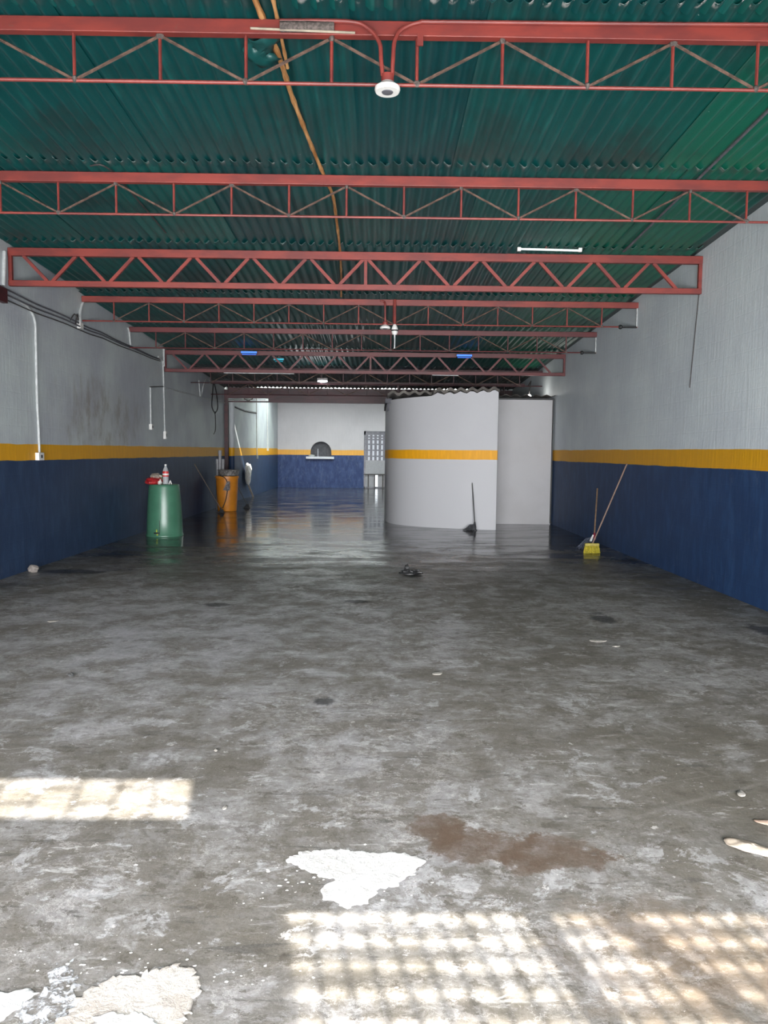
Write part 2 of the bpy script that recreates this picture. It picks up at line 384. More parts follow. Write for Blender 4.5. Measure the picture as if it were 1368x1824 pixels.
# ------------------------------------------------------------------ the shell
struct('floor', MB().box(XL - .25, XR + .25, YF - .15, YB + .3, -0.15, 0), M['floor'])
struct('floor', MB().box(-14, 14, -16, YF - .15, -0.17, -0.02), simple('street_concrete', (0.36, 0.35, 0.33), 0.9))
def wall_prism(x0, x1, y0, y1, z0, za, zb): # sloping top
    return MB().add([(x0,y0,z0),(x1,y0,z0),(x1,y1,z0),(x0,y1,z0),(x0,y0,za),(x1,y0,za),(x1,y1,zb),(x0,y1,zb)],
                    [(3,2,1,0),(4,5,6,7),(0,1,5,4),(1,2,6,5),(2,3,7,6),(3,0,4,7)])
struct('wall_left', wall_prism(XL - .2, XL, YF - .15, YP + .3, 0, ztop(YF) + .12, ztop(YP) + .14).add(*[(lambda m: (m.v, m.f))(MB().box(XL - .2, XL, YP + .3, YB, 0, 4.15))][0]), M['wall_left'])
struct('wall_right', wall_prism(XR, XR + .2, YF - .15, YP + .3, 0, ztop(YF) + .12, ztop(YP) + .14).add(*[(lambda m: (m.v, m.f))(MB().box(XR, XR + .2, YP + .3, YB, 0, 4.15))][0]), M['wall_right'])
# back wall with the serving niche and the door opening
NX0, NX1, NZ0, NZR = -2.94, -2.02, 1.36, 1.56      # niche; arch springs at NZR
DX0, DX1, DZ = -0.60, 0.58, 2.49
def back_wall():
    m = MB(); y0, y1 = YB, YB + .22; cx = (NX0 + NX1) / 2; r = (NX1 - NX0) / 2
    m.box(XL - .2, NX0, y0, y1, 0, 4.15); m.box(NX0, NX1, y0, y1, 0, NZ0)
    m.box(NX1, DX0, y0, y1, 0, 4.15); m.box(DX0, DX1, y0, y1, DZ, 4.15); m.box(DX1, XR + .2, y0, y1, 0, 4.15)
    n = 16
    for i in range(n):
        a0 = pi - pi * i / n; a1 = pi - pi * (i + 1) / n
        x0, z0 = cx + r * cos(a0), NZR + r * sin(a0); x1, z1 = cx + r * cos(a1), NZR + r * sin(a1)
        vs = [(x0,y0,z0),(x1,y0,z1),(x1,y0,4.15),(x0,y0,4.15),(x0,y1,z0),(x1,y1,z1),(x1,y1,4.15),(x0,y1,4.15)]
        m.add(vs, [(0,1,2,3),(7,6,5,4),(0,4,5,1),(3,2,6,7)])
    return m
struct('wall_back', back_wall(), M['wall_back'])
# street front: open below, steel lattice, plain band, slot with staggered grille
fm = MB(); y0, y1 = YF - .1, YF + .02
HEAD = ztop(YF) + .1
fm.box(XL, XR, y0, y1, 2.24, 2.64); fm.box(XL, XR, y0, y1, 3.0, HEAD); fm.box(-0.135, XR, y0, y1, 2.64, 3.0)
fm.box(XL, 0.20, y0, y1, 1.72, 2.24); fm.box(1.01, 1.09, y0, y1, 1.72, 2.24)
struct('wall_front', fm, M['plain'])
lat = MB(); yy = YF - .03
z = 1.74
while z < 2.24: lat.box(0.20, XR, yy, yy + .012, z, z + .015); lat.box(0.20, XR, yy, yy + .012, z + .031, z + .046); z += 0.088
xx = 0.21
while xx < XR: lat.box(xx, xx + .019, yy + .012, yy + .024, 1.72, 2.24); xx += 0.083
lat.bar((1.28, yy - .02, 2.24), (1.52, yy - .02, 1.72), .02, .09)
xx = -0.135 - .17
k = 0
while xx > XL:
    lat.box(xx, xx + .014, yy, yy + .012, 2.64, 3.0)
    zz = 2.88 if k % 2 else 2.76
    lat.box(xx, xx + .17, yy, yy + .012, zz, zz + .012); xx -= .17; k += 1
struct('trim_1', lat, M['steel_dark'])

# ------------------------------------------------------------------ the corrugated roof
PITCH, AMP, NW = 0.11, 0.017, 8
SW = PITCH * NW                                     # cover width of one sheet
def sheet_mesh(name, width_waves, length, mat, pitch=PITCH, amp=AMP, extra=0.5, th=0.006, per=8, sag=0.0, seed=0):
    n = int((width_waves + extra) * per); vs = []; fs = []; rows = 4
    for j in range(rows + 1):
        for i in range(n + 1):
            xx = i * pitch / per; yv = length * j / rows
            edge = amp * 0.25 * noise.noise(Vector((xx * 6 + seed, j * 2.1, seed)))
            vs.append((xx, yv + (0.012 * noise.noise(Vector((xx * 9, seed, j))) if j in (0, rows) else 0), amp * (1 - cos(2 * pi * i / per)) + edge))
    N = n + 1
    for j in range(rows):
        for i in range(n): fs.append((j*N+i, j*N+i+1, (j+1)*N+i+1, (j+1)*N+i))
    o = len(vs); vs += [(a, b, c + th) for a, b, c in vs]
    for j in range(rows):
        for i in range(n): fs.append((o+j*N+i, o+(j+1)*N+i, o+(j+1)*N+i+1, o+j*N+i+1))
    nf = len(fs)
    def rim(ids):
        b = len(vs); vs.extend([vs[i] for i in ids]); fs.append((b, b+1, b+2, b+3))
    for i in range(n):
        rim((i, o+i, o+i+1, i+1)); a = rows * N; rim((a+i, a+i+1, o+a+i+1, o+a+i))
    for j in range(rows):
        rim((j*N, (j+1)*N, o+(j+1)*N, o+j*N)); rim((j*N+n, o+j*N+n, o+(j+1)*N+n, (j+1)*N+n))
    me = bpy.data.meshes.new(name); me.from_pydata(vs, [], fs); me.validate(); me.update(); me.materials.append(mat)
    me.polygons.foreach_set('use_smooth', [i < nf for i in range(len(me.polygons))]); return me
def slab(y0, y1, x0, x1, za, zb, th):
    return MB().add([(x0,y0,za),(x1,y0,za),(x1,y1,zb),(x0,y1,zb),(x0,y0,za+th),(x1,y0,za+th),(x1,y1,zb+th),(x0,y1,zb+th)],
                    [(3,2,1,0),(4,5,6,7),(0,1,5,4),(1,2,6,5),(2,3,7,6),(3,0,4,7)])
OV = 0.085                                          # unseen deck added above the sheets to stop light leaks
ceil_o = struct('ceiling', slab(YF - .15, YP - .05, XL, XR, ztop(YF - .15) + OV, ztop(YP - .05) + OV, .05), M['roof_rear'])
rows_y = [-0.6, 0.3, 2.45] + [d for d in TY] + [YP - .05]
ang = -math.atan(0.04643)
for r in range(len(rows_y) - 1):
    ya, yb = rows_y[r] - 0.13, rows_y[r + 1] - 0.02
    if r == 0: ya = -0.6
    if r == len(rows_y) - 2: yb = YP - .06
    L = yb - ya; ang = -math.atan(0.04643) + 0.012 / L
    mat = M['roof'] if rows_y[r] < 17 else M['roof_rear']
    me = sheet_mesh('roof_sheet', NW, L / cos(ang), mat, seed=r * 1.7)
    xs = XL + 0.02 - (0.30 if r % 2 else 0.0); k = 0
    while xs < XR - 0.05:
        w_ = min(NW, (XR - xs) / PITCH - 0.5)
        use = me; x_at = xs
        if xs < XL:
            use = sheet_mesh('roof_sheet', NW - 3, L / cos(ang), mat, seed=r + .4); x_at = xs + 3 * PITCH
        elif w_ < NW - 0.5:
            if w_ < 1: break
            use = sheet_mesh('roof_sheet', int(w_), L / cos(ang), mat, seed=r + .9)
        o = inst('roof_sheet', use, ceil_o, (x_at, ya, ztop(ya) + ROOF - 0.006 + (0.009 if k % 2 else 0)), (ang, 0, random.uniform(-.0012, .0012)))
        xs += SW; k += 1
# higher rear roof: solid, then translucent sheets added to light the rear, then solid; a slot over the portal admits a blade of sun
struct('ceiling', MB().box(XL - .2, XR + .2, 21.26, 27.2, 3.93, 3.98).box(XL - .2, XR + .2, 30.8, YB + .22, 3.93, 3.98), M['roof_rear'])
struct('ceiling', MB().box(XL - .2, XR + .2, 27.2, 30.8, 3.93, 3.936), M['translucent'])
struct('sun_blocking_board', MB().box(-3.45, XR, 21.62, 21.69, ztop(21.65) + .09, 3.94), M['red_dark'])  # unseen board added to keep the sun blade at the left end

# ------------------------------------------------------------------ roof trusses
def box_bar_mesh(name, mat, w_, d, h): # centred on origin, length w_ along x
    return MB().box(-w_/2, w_/2, -d/2, d/2, -h/2, h/2).mesh(name, mat)
def rod_mesh(name, mat, p, q, r): return MB().tube([p, q], r, 6).mesh(name, mat)
def light_truss(y, x0, x1, label, red, rodm, phase=-1.326):
    zt = ztop(y); h = 0.085; H = 0.355; ps = 0.514
    t_ = thing('light_truss', ((x0 + x1) / 2, y, zt - H), label, 'truss', 'light rod trusses under the roof'); ox, oy, oz = t_.location
    MB().box(x0, x1, y, y + .055, zt - h, zt).build('top_chord', red, t_, bevel=.004)
    MB().tube([(x0, y + .028, zt - H), (x1, y + .028, zt - H)], 0.011, 8).build('bottom_rod', red, t_)
    vm = rod_mesh('vertical_rod', red, (0, 0, -H + .006), (0, 0, -h + .002), 0.0105)
    dn = rod_mesh('diagonal_rod', rodm, (0.02, 0, -h - .012), (ps - .015, 0, -H + .014), 0.0095)
    up = rod_mesh('diagonal_rod', rodm, (-0.02, 0, -h - .012), (-ps + .015, 0, -H + .014), 0.0095)
    wt = MB().ball((0, 0, 0), 0.021, 8, 5, (1.25, .8, 1)).mesh('weld_joint', M['weld'])
    k = math.ceil((x0 - phase) / ps)
    while phase + k * ps < x1 - 0.03:
        x = phase + k * ps; lx, lz = x - ox, zt - oz
        if x > x0 + .03:
            inst('vertical_rod', vm, t_, (lx, .028, lz))
            inst('weld_joint', wt, t_, (lx, .028, lz - (h + .008 if k % 2 == 0 else H - .008)), (0, 0, k))
        if k % 2 == 0:
            if x + ps < x1: inst('diagonal_rod', dn, t_, (lx, .034, lz))
            if x - ps > x0: inst('diagonal_rod', up, t_, (lx, .034, lz))
        k += 1
    if 9 < y < 15:
        MB().box(x1 - .02, x1 - .005, y + .015, y + .04, zt - H, zt - h).build('end_plate', M['conduit'], t_)
        MB().ball((x1 - .25, y + .028, zt - H), .035, 10, 6).build('anchor_knob', M['black'], t_)
        MB().tube([(x1 - .25, y + .028, zt - H), (x1 - .01, y + .028, zt - H)], .016, 6).build('anchor_bolt', M['black'], t_)
    return t_
def heavy_truss(y, x0, x1, label, red, phase=-0.16):
    zt = ztop(y); h = 0.09; H = 0.44; hb = .065; ps = 0.338
    t_ = thing('heavy_truss', ((x0 + x1) / 2, y, zt - H), label, 'truss'); ox, oy, oz = t_.location
    MB().box(x0, x1, y, y + .06, zt - h, zt).build('top_chord', red, t_, bevel=.004)
    MB().box(x0, x1, y, y + .055, zt - H, zt - H + hb).build('bottom_chord', red, t_, bevel=.004)
    for xe in (x0 + .02, x1 - .02):
        MB().box(xe - .02, xe + .02, y + .01, y + .05, zt - H + hb, zt - h).build('end_post', red, t_)
    MB().box(phase - .018, phase + .018, y + .012, y + .045, zt - H + hb, zt - h).build('centre_post', red, t_)
    bz, tz = -H + hb - .004, -h + .004
    dn = MB().bar((0.03, 0, tz), (ps - .03, 0, bz), .03, .036).mesh('web_bar', red)
    up = MB().bar((-0.03, 0, tz), (-ps + .03, 0, bz), .03, .036).mesh('web_bar', red)
    for k in range(-16, 17, 2):
        x = phase + k * ps
        if x0 - .01 < x < x1 + .01:
            if x + ps < x1 + .1: inst('web_bar', dn, t_, (x - ox, .03, zt - oz))
            if x - ps > x0 - .1: inst('web_bar', up, t_, (x - ox, .03, zt - oz))
    return t_
t1 = light_truss(TY[0], XL, XR, 'nearest red roof truss of thin rods, above the front of the floor', M['red'], M['rod'])
light_truss(TY[1], XL, XR, 'second red rod truss from the front, without a lamp', M['red'], M['rod'])
heavy_truss(TY[2], XL + .01, XR - .005, 'nearer heavy red zigzag truss, large, spanning from wall to wall', M['red'])
light_truss(TY[3], XL + .01, XR, 'slim red rod truss directly behind the nearer zigzag truss, with round lamp', M['red'], M['rod'])
light_truss(TY[4], XL + .01, XR, 'dark red rod truss just in front of the farther zigzag truss', M['red_dimmed'], M['rod'])
heavy_truss(TY[5], XL + .01, XR - .005, 'farther heavy zigzag truss, dark red, with blue panels on it', M['red_dimmed'])
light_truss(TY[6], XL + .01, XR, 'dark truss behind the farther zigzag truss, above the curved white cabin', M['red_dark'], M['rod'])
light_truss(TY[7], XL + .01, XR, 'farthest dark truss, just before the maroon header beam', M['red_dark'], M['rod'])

for nm, xa, xb, lb in (('pale_rod', 1.10, 1.64, 'short pale rod under the farther zigzag truss, in front of the curved cabin'), ('pale_rod', -3.15, -1.72, 'long thin pale rod under the farther zigzag truss, left half')):
    tag(MB().tube([(xa, 15.655, ztop(15.6) - .448), (xb, 15.655, ztop(15.6) - .451)], .010, 6).build(nm, M['conduit']), lb, 'rod')
tag(MB().tube([(2.84, 4.0, ztop(4.0) + .018), (2.86, 9.05, ztop(9.05) + .018)], .013, 8).build('ceiling_cable', M['soffit']), 'dark straight cable running along the green roof near the right wall', 'cable')
tag(MB().tube(smooth_path([(-2.55, 6.90, ztop(6.9) + .03), (-2.42, 6.86, ztop(6.9) + .018), (-2.38, 7.2, ztop(7.2) + .018), (-2.36, 8.6, ztop(8.6) + .018)], 4), .008, 6).build('ceiling_cable', M['wire']), 'thin dark wire with a hooked end on the green roof, left, behind the second truss', 'cable')
# sleeve of bare metal and a bracket on the nearest truss
z1 = ztop(TY[0])
MB().tube([(-0.60, TY[0] - .02, 4.02), (-0.28, TY[0] - .02, 4.022)], 0.030, 10).build('splice_sleeve', M['weld'], t1)
MB().box(.215, .25, TY[0] - .012, TY[0], 3.93, 4.0).build('bracket', M['red'], t1)

# ------------------------------------------------------------------ rear portal
pt = thing('portal_frame', (-2.2, YP, 0), 'maroon steel header and post closing the rear bay of the shed', 'beam')
zp = ztop(YP)
MB().box(XL + .1, XR, YP, YP + .1, zp - .24, zp + .060).build('header_beam', M['red_dark'], pt)
MB().box(XL, XL + .10, YP - .01, YP + .10, 0, zp).build('post', M['red_dark'], pt)
MB().box(XL + .1, XR, YP + .01, YP + .07, 2.93, 2.97).build('lower_chord', M['red_dark'], pt)
MB().box(-3.12, XR, YP + .02, YP + .06, 2.97, zp - .24).build('closing_plate', M['red_dark'], pt)
MB().tube([(XL + .1, YP + .04, 3.005), (-3.2, YP + .04, 3.005)], .008, 6).build('tie_rod', M['wire'], pt)
MB().tube([(-3.82, YP + .04, 3.04), (-3.70, YP + .04, 2.97), (-3.56, YP + .04, 3.04)], .012, 6).build('web_rod', M['wire'], pt)
MB().box(.50, .54, 19.95, 19.99, 2.80, ztop(19.95) - .085).build('hanger_post', M['red_dark'], pt)

# ------------------------------------------------------------------ cabin, recess wall, their roofs
plan = smooth_path([(2.415, 15.25, 0), (1.75, 15.40, 0), (1.04, 15.72, 0), (.60, 16.10, 0), (.38, 16.55, 0), (.315, 17.1, 0), (.315, 18.0, 0), (.315, 19.9, 0)], 12)
def cabin_wall(plan, z0, z1, th):
    m = MB(); n = len(plan); vs = []
    for i, p in enumerate(plan):
        d = (plan[min(i+1, n-1)] - plan[max(i-1, 0)]).normalized(); nrm = Vector((d.y, -d.x, 0))
        for q in (p, p + nrm * th):
            zt = z1 - 0.035 * (2.415 - q.x) + (0.024 * (1 - cos(2 * pi * (q.x - 1.106) / .218)) * 1.1 - .012 if q.x > 1.12 else -.02)
            vs += [(q.x, q.y, z0), (q.x, q.y, zt)]
    fs = []
    for i in range(n - 1):
        a = i * 4; b = a + 4
        fs += [(a, a+1, b+1, b), (a+2, b+2, b+3, a+3), (a+1, a+3, b+3, b+1), (a, b, b+2, a+2)]
    fs += [(0, 2, 3, 1), ((n-1)*4, (n-1)*4+1, (n-1)*4+3, (n-1)*4+2)]
    return m.add(vs, fs)
def thick(plan, z0, z1, th):
    m = cabin_wall(plan, z0, z1, -th); return m
struct('wall_cabin', thick(plan, 0, 2.755, .12).box(2.30, 2.412, 15.38, 16.5, 0, 2.74), M['wall_cabin'], smooth=True)
struct('wall_recess', MB().box(2.3, 3.775, 16.5, 16.62, 0, 2.70).box(3.775, 3.795, 16.5, 16.62, 0, 2.70), M['wall_white'])
struct('trim_3', MB().box(2.42, XR - .02, 16.47, 16.5, 2.70, 2.735).box(3.78, 3.80, 16.46, 16.5, 0.02, 2.70), M['black'])
cr_ = thing('cabin_roof', (1.3, 15.2, 2.77), 'grey-brown corrugated roof with wavy edge on the curved white cabin', 'roof')
for i, (xa, nw, ya) in enumerate(((0.20, 4, .42), (1.106, 6, -.05))):
    me = sheet_mesh('roof_sheet', nw, 4.6, M['fibre'], pitch=.218, amp=.028, extra=0.4 if i == 0 else 0.02, th=.055, seed=3 + i)
    inst('roof_sheet', me, cr_, (xa - 1.3, ya, -.085 if i == 0 else -.062), (0, radians(-2.0), 0))
MB().box(.20, .33, 16.6, 17.4, 2.44, 2.60).box(.16, .30, 16.5, 19.6, 2.60, 2.70).build('gutter', M['soffit'], cr_)
rr = thing('lean_to_roof', (3.1, 16.3, 2.74), 'dark narrow roof sheet over the flat white recess wall, beside the lit bulb', 'roof')
me = sheet_mesh('roof_sheet', 6, 3.2, M['fibre'], pitch=.218, amp=.02, extra=0.4, th=.008, seed=9)
inst('roof_sheet', me, rr, (-.68, .08, .02))

# ------------------------------------------------------------------ door in the back wall
dr = tag(bpy.data.objects.new('door_1', None), kind='structure'); COL.objects.link(dr); dr.location = (-.01, YB + .05, 0)
fm = MB(); fy0, fy1 = YB + .03, YB + .09
fm.box(DX0, DX0 + .07, fy0, fy1, 0, DZ).box(DX1 - .07, DX1, fy0, fy1, 0, DZ).box(DX0, DX1, fy0, fy1, DZ - .16, DZ).box(DX0, DX1, fy0, fy1, 0, .06)
fm.build('frame', M['door_grey'], dr)
MB().box(DX0 + .07, DX1 - .07, fy0 + .01, fy1, .62, 1.22).build('middle_panel', M['door_light'], dr)
MB().box(DX0 + .07, -.12, fy0 + .01, fy1, .06, .58).build('kick_panel', M['door_light'], dr)
MB().box(0.02, DX1 - .07, fy0 + .01, fy1, .06, .58).build('kick_panel', M['door_light'], dr)
MB().box(DX0, DX1, fy0 - .06, fy0, .575, .625).build('cross_rail', M['steel_dark'], dr)
for xx in (-.42, -.14, .22): MB().box(xx, xx + .05, fy0 - .06, fy0 - .005, 0, .575).build('rail_leg', M['steel_dark'], dr)
barm = MB().box(-.055, .055, 0, .02, 0, 1.13).mesh('window_bar', M['door_grey'])
for i in range(6): inst('window_bar', barm, dr, (-.46 + i * .19 , -.005, 1.21))
hb = MB().box(DX0 + .07 + .01, DX1 - .07 + .01, 0, .018, -.03, .03).mesh('window_bar', M['door_grey'])
for zz in (1.40, 1.66, 1.92, 2.12, 2.24): inst('window_bar', hb, dr, (0, -.026, zz))
MB().box(DX0 + .07, DX1 - .07, fy1, fy1 + .006, 1.22, DZ - .16).build('pane', M['glass'], dr)
# arched serving niche
w1 = tag(bpy.data.objects.new('window_1', None), kind='structure'); COL.objects.link(w1); w1.location = (-2.48, YB, NZ0)
MB().box(NX0 - .02, NX1 + .02, YB + .20, YB + .22, NZ0, 2.06).build('shutter', M['soffit'], w1)
MB().box(-3.12, -1.90, YB - .16, YB + .16, NZ0 - .10, NZ0).build('sill', M['sill'], w1, bevel=.01)
MB().box(-2.615, -2.595, YB - .05, YB - .03, NZ0, 1.70).build('bar', M['sill'], w1)
MB().ball((-2.88, YB - .02, NZ0 + .04), .10, 10, 6, (1.4, .9, .5)).build('folded_cloth', M['conduit'], w1)

# ------------------------------------------------------------------ right-wall trims
struct('trim_4', MB().bar((XR - .004, 9.2, 3.45), (XR - .004, 9.36, 2.35), .010, .008), M['steel_dark'])


# ------------------------------------------------------------------ painted pillar pipe beyond the portal
dp = MB().tube([(-4.20, 21.95, 0), (-4.20, 21.95, 2.99)], .085, 14).build('downpipe', M['wall_left'], smooth=True)
tag(dp, 'thick round downpipe painted with the wall bands, beside the maroon post', 'pipe')

# ------------------------------------------------------------------ bamboo poles under the roof
def bamboo_mat():
    t = NT('bamboo'); P = t.coord('Object')
    f = t.noise(t.mapping(P, (10, 1.2, 10)), 3, 6, 0.6)
    c = t.mix(t.ramp(f, 0.35, 0.65), (0.26, 0.105, 0.03), (0.50, 0.27, 0.11))
    return t.done(c, 0.6, t.bump(f, 0.2, 0.004))
M['bamboo'] = bamboo_mat()
def bamboo(name, pts, r0, r1, label, node):
    pp = smooth_path(pts, 8); m = MB(); n = len(pp); rr = []
    acc = 0
    for i in range(n):
        base = r0 + (r1 - r0) * i / n
        rr.append(base * (1.28 if i % node == 0 else 1.0))
    m.tube(pp, rr, 8); o = m.build(name, M['bamboo'], smooth=True); tag(o, label, 'pole'); return o
zr = lambda y: ztop(y) + .016
bp = [(-.76, 4.2), (-.727, 4.58), (-.665, 5.145), (-.636, 5.636), (-.587, 6.188), (-.518, 6.864), (-.453, 7.43), (-.449, 7.944), (-.462, 9.02), (-.50, 10.2), (-.55, 11.25)]
bamboo('bamboo_pole', [(x, y, zr(y)) for x, y in bp], .0185, .012, 'long tan bamboo pole running crooked under the green roof sheets', 5)
bamboo('bamboo_pole', [(x, y, zr(y)) for x, y in ((-.628, 4.2), (-.624, 4.58), (-.623, 4.9), (-.624, 5.27))], .012, .010, 'short thin bamboo stick beside the long pole at the nearest truss', 4)
o = MB().tube([(-.775, TY[0] - .03, 4.003), (-.156, TY[0] - .03, 3.986)], .007, 8).build('thin_tube', M['pale_wood']); tag(o, 'thin pale rod lying along the nearest truss left of the round lamp', 'rod')

# ------------------------------------------------------------------ lamps and their conduits
def round_fixture(x, y, z, r, label):
    f = thing('round_lamp_holder', (x, y, z), label, 'lamp')
    MB().lathe([(r*.5, .0), (r*.92, .0), (r, .012), (r*.98, .026), (r*.72, .040), (r*.55, .052), (r*.5, .056)], (x, y, z), 24).build('base', M['white_plastic'], f, smooth=True)
    MB().lathe([(r*.42, -.004), (r*.46, .001), (r*.2, .002)], (x, y, z), 20).build('socket', M['soffit'], f, smooth=True)
    MB().lathe([(r*.48, 0), (r*.5, .02), (r*.5, .045), (r*.40, .05)], (x, y, z + .054), 12).build('junction_box', M['red'], f, smooth=True)
    return f
f1 = round_fixture(.039, 4.68, 3.645, .076, 'white round lamp holder hanging from red conduits at the nearest truss')
yc = 4.665
p1 = smooth_path([(-.60, yc + .035, 4.052), (-.20, yc + .02, 4.045), (-.08, yc + .01, 4.005), (-.012, yc, 3.92), (.0, yc, 3.82), (.010, yc + .01, 3.735)], 6)
p2 = smooth_path([(XR - .02, yc + .03, 4.085), (1.6, yc + .03, 4.062), (.38, yc + .03, 4.056), (.22, yc + .02, 4.045), (.12, yc + .01, 4.00), (.079, yc, 3.93), (.070, yc, 3.82), (.066, yc + .01, 3.735)], 6)
MB().tube(p1, .0125, 8).build('conduit', M['red'], f1, smooth=True)
MB().tube(p2, .0125, 8).build('conduit', M['red'], f1, smooth=True)
f2 = round_fixture(.095, 11.28, 3.33, .078, 'small white round lamp holder hanging behind the nearer zigzag truss')
MB().tube(smooth_path([(.02, 11.3, 3.74), (.08, 11.3, 3.72), (.092, 11.28, 3.66), (.095, 11.28, 3.43)], 4), .014, 8).build('conduit', M['red'], f2, smooth=True)
bl = thing('hanging_bulb_socket', (.237, 11.30, 3.05), 'pendant socket with chain hanging right of the small round lamp', 'lamp')
MB().tube([(.233, 11.30, 3.76), (.235, 11.30, 3.40)], .022, 8).build('conduit', M['red'], bl, smooth=True)
MB().lathe([(.03, .0), (.045, .03), (.05, .07), (.04, .11), (.02, .15)], (.236, 11.30, 3.25), 14).build('socket', M['white_plastic'], bl, smooth=True)
MB().lathe([(.053, 0), (.053, .02)], (.236, 11.30, 3.30), 14).build('collar', M['steel_dark'], bl)
MB().tube([(.237, 11.30, 3.26), (.238, 11.30, 3.14), (.236, 11.30, 3.05)], [.012, .009, .012], 6).build('pull_chain', M['conduit'], bl)

tb = thing('tube_lamp', (1.97, 8.98, 3.87), 'unlit white fluorescent tube just before the nearer zigzag truss', 'lamp')
MB().tube([(1.64, 8.98, 3.888), (2.32, 8.98, 3.878)], .013, 10).build('tube', emit('tube_faint_glow', (.75, .85, .82), .25), tb, smooth=True)  # faint emission painted on a tube that is not switched on
for xx in (1.62, 2.33): MB().box(xx - .02, xx + .02, 8.965, 8.995, 3.862, 3.905).build('end_cap', M['white_plastic'], tb)
MB().bar((1.92, 8.98, 3.885), (1.94, 8.98, ztop(8.98) + .045), .01, .01).build('hanger', M['red'], tb)

blue = emit('blue_panel_glow', (.05, .20, .85), .9); teal = emit('teal_panel_glow', (.0, .28, .38), .8)
def floodlamp(x, y, z, w_, m, label, tilt=0.0):
    f = thing('flood_lamp', (x, y, z), label, 'lamp')
    MB().add([(x-w_/2,y,z),(x+w_/2,y,z),(x+w_/2-.02,y+.10,z-.012),(x-w_/2+.02,y+.10,z-.012),(x-w_/2,y,z+.05),(x+w_/2,y,z+.05),(x+w_/2-.02,y+.10,z+.05),(x-w_/2+.02,y+.10,z+.05)],
             [(3,2,1,0),(4,5,6,7),(0,1,5,4),(1,2,6,5),(2,3,7,6),(3,0,4,7)]).build('housing', M['black'], f)
    MB().box(x - w_/2 + .01, x + w_/2 - .01, y - .006, y, z + .004, z + .040).build('lens', m, f)
    MB().box(x - w_/2 + .03, x + w_/2 - .03, y + .01, y + .08, z - .020, z - .013).build('lower_lens', m, f)
    MB().bar((x, y + .05, z + .05), (x, y + .05, min(ztop(y) - .02, z + .13)), .02, .02).build('bracket', M['steel_dark'], f)
    return f
floodlamp(-2.617, 15.52, 3.50, .34, blue, 'glowing blue lamp panel on the farther zigzag truss, left of centre')
floodlamp(1.742, 15.52, 3.485, .33, blue, 'glowing blue lamp panel on the farther zigzag truss, above the curved cabin')
floodlamp(-2.05, 15.80, 3.40, .22, teal, 'small teal lamp panel hanging behind the zigzag truss bars')
led = thing('white_lamp', (-1.29, 17.70, 3.14), 'bright white glowing lamp under the far dark trusses, left of the cabin', 'lamp')
MB().box(-1.41, -1.17, 17.68, 17.78, 3.185, 3.235).build('housing', M['steel_dark'], led)
MB().lathe([(.02, 0), (.10, .01), (.105, .035), (.08, .045)], (-1.29, 17.73, 3.14), 16, 1.1, .6).build('lens', emit('white_glow', (.85, .9, 1.0), 9.0), led, smooth=True)
MB().bar((-1.29, 17.74, 3.235), (-1.29, 17.8, ztop(17.8) - .08), .02, .02).build('hanger', M['steel_dark'], led)
d = bpy.data.lights.new('white_lamp_light', 'POINT'); d.energy = 10; d.shadow_soft_size = .08; o = bpy.data.objects.new('white_lamp_light', d); COL.objects.link(o); o.location = (-1.29, 17.6, 3.08)
bb = thing('light_bulb', (3.44, 17.35, 2.82), 'lit bare bulb above the white recess wall near the right wall', 'lamp')
MB().ball((3.44, 17.35, 2.845), .042, 12, 8).build('bulb', emit('bulb_glow', (1.0, .98, .92), 25.0), bb, smooth=True)
MB().tube([(3.44, 17.35, 2.885), (3.44, 17.35, 2.95), (3.5, 17.5, 3.2), (3.5, 17.82, ztop(17.8) - .35)], .012, 8).build('socket_stem', M['steel_dark'], bb)
d = bpy.data.lights.new('bulb_light', 'POINT'); d.energy = 6; d.shadow_soft_size = .05; d.color = (1, .97, .9); o = bpy.data.objects.new('bulb_light', d); COL.objects.link(o); o.location = (3.44, 17.27, 2.845)

# ------------------------------------------------------------------ conduits, sockets and cables on the left wall
X = XL + .018
def conduit(name, pts, r, label, cat='pipe', m='conduit', n=5, smooth=True):
    return MB().tube(smooth_path(pts, n) if smooth else pts, r, 8).build(name, M[m], smooth=True)
def outlet(parent, x, y, z, h=.09, w_=.09, m='white_plastic'):
    b = MB().box(x - .018, x + .035, y - w_/2, y + w_/2, z - h, z).build('outlet_box', M[m], parent, bevel=.006)
    MB().box(x + .035, x + .039, y - .022, y + .022, z - h*.7, z - h*.3).build('socket_holes', M['black'], b)
    return b
c1 = thing('conduit_pipe', (X, 9.8, 1.36), 'white conduit running down the front of the left wall to an outlet', 'pipe')
MB().tube(smooth_path([(X, 8.93, 3.31), (X, 9.35, 3.30), (X, 9.62, 3.26), (X, 9.77, 3.14), (X, 9.785, 2.9), (X, 9.78, 2.2), (X, 9.80, 1.8), (X, 9.815, 1.44)], 6), .016, 8).build('pipe', M['conduit'], c1, smooth=True)
outlet(c1, X, 9.80, 1.475, .10, .15)
c2 = thing('conduit_pipe', (X, 14.64, 1.88), 'short white conduit with outlet, left one of the pair on the left wall', 'pipe')
MB().tube([(X, 14.64, 2.72), (X, 14.64, 2.02)], .016, 8).build('pipe', M['conduit'], c2, smooth=True); outlet(c2, X, 14.64, 2.03, .11, .11)
MB().tube([(X, 14.62, 2.73), (X, 15.54, 2.82)], .010, 6).build('link_pipe', M['wire'], c2)
c3 = thing('conduit_pipe', (X, 15.57, 1.74), 'longer white conduit with outlet box, under the farther zigzag truss', 'pipe')
MB().tube(smooth_path([(X, 15.2, 3.37), (X, 15.42, 3.34), (X, 15.52, 3.28), (X, 15.55, 2.69), (X, 15.59, 1.9)], 5), .016, 8).build('pipe', M['conduit'], c3, smooth=True); outlet(c3, X, 15.59, 1.92, .16, .09)
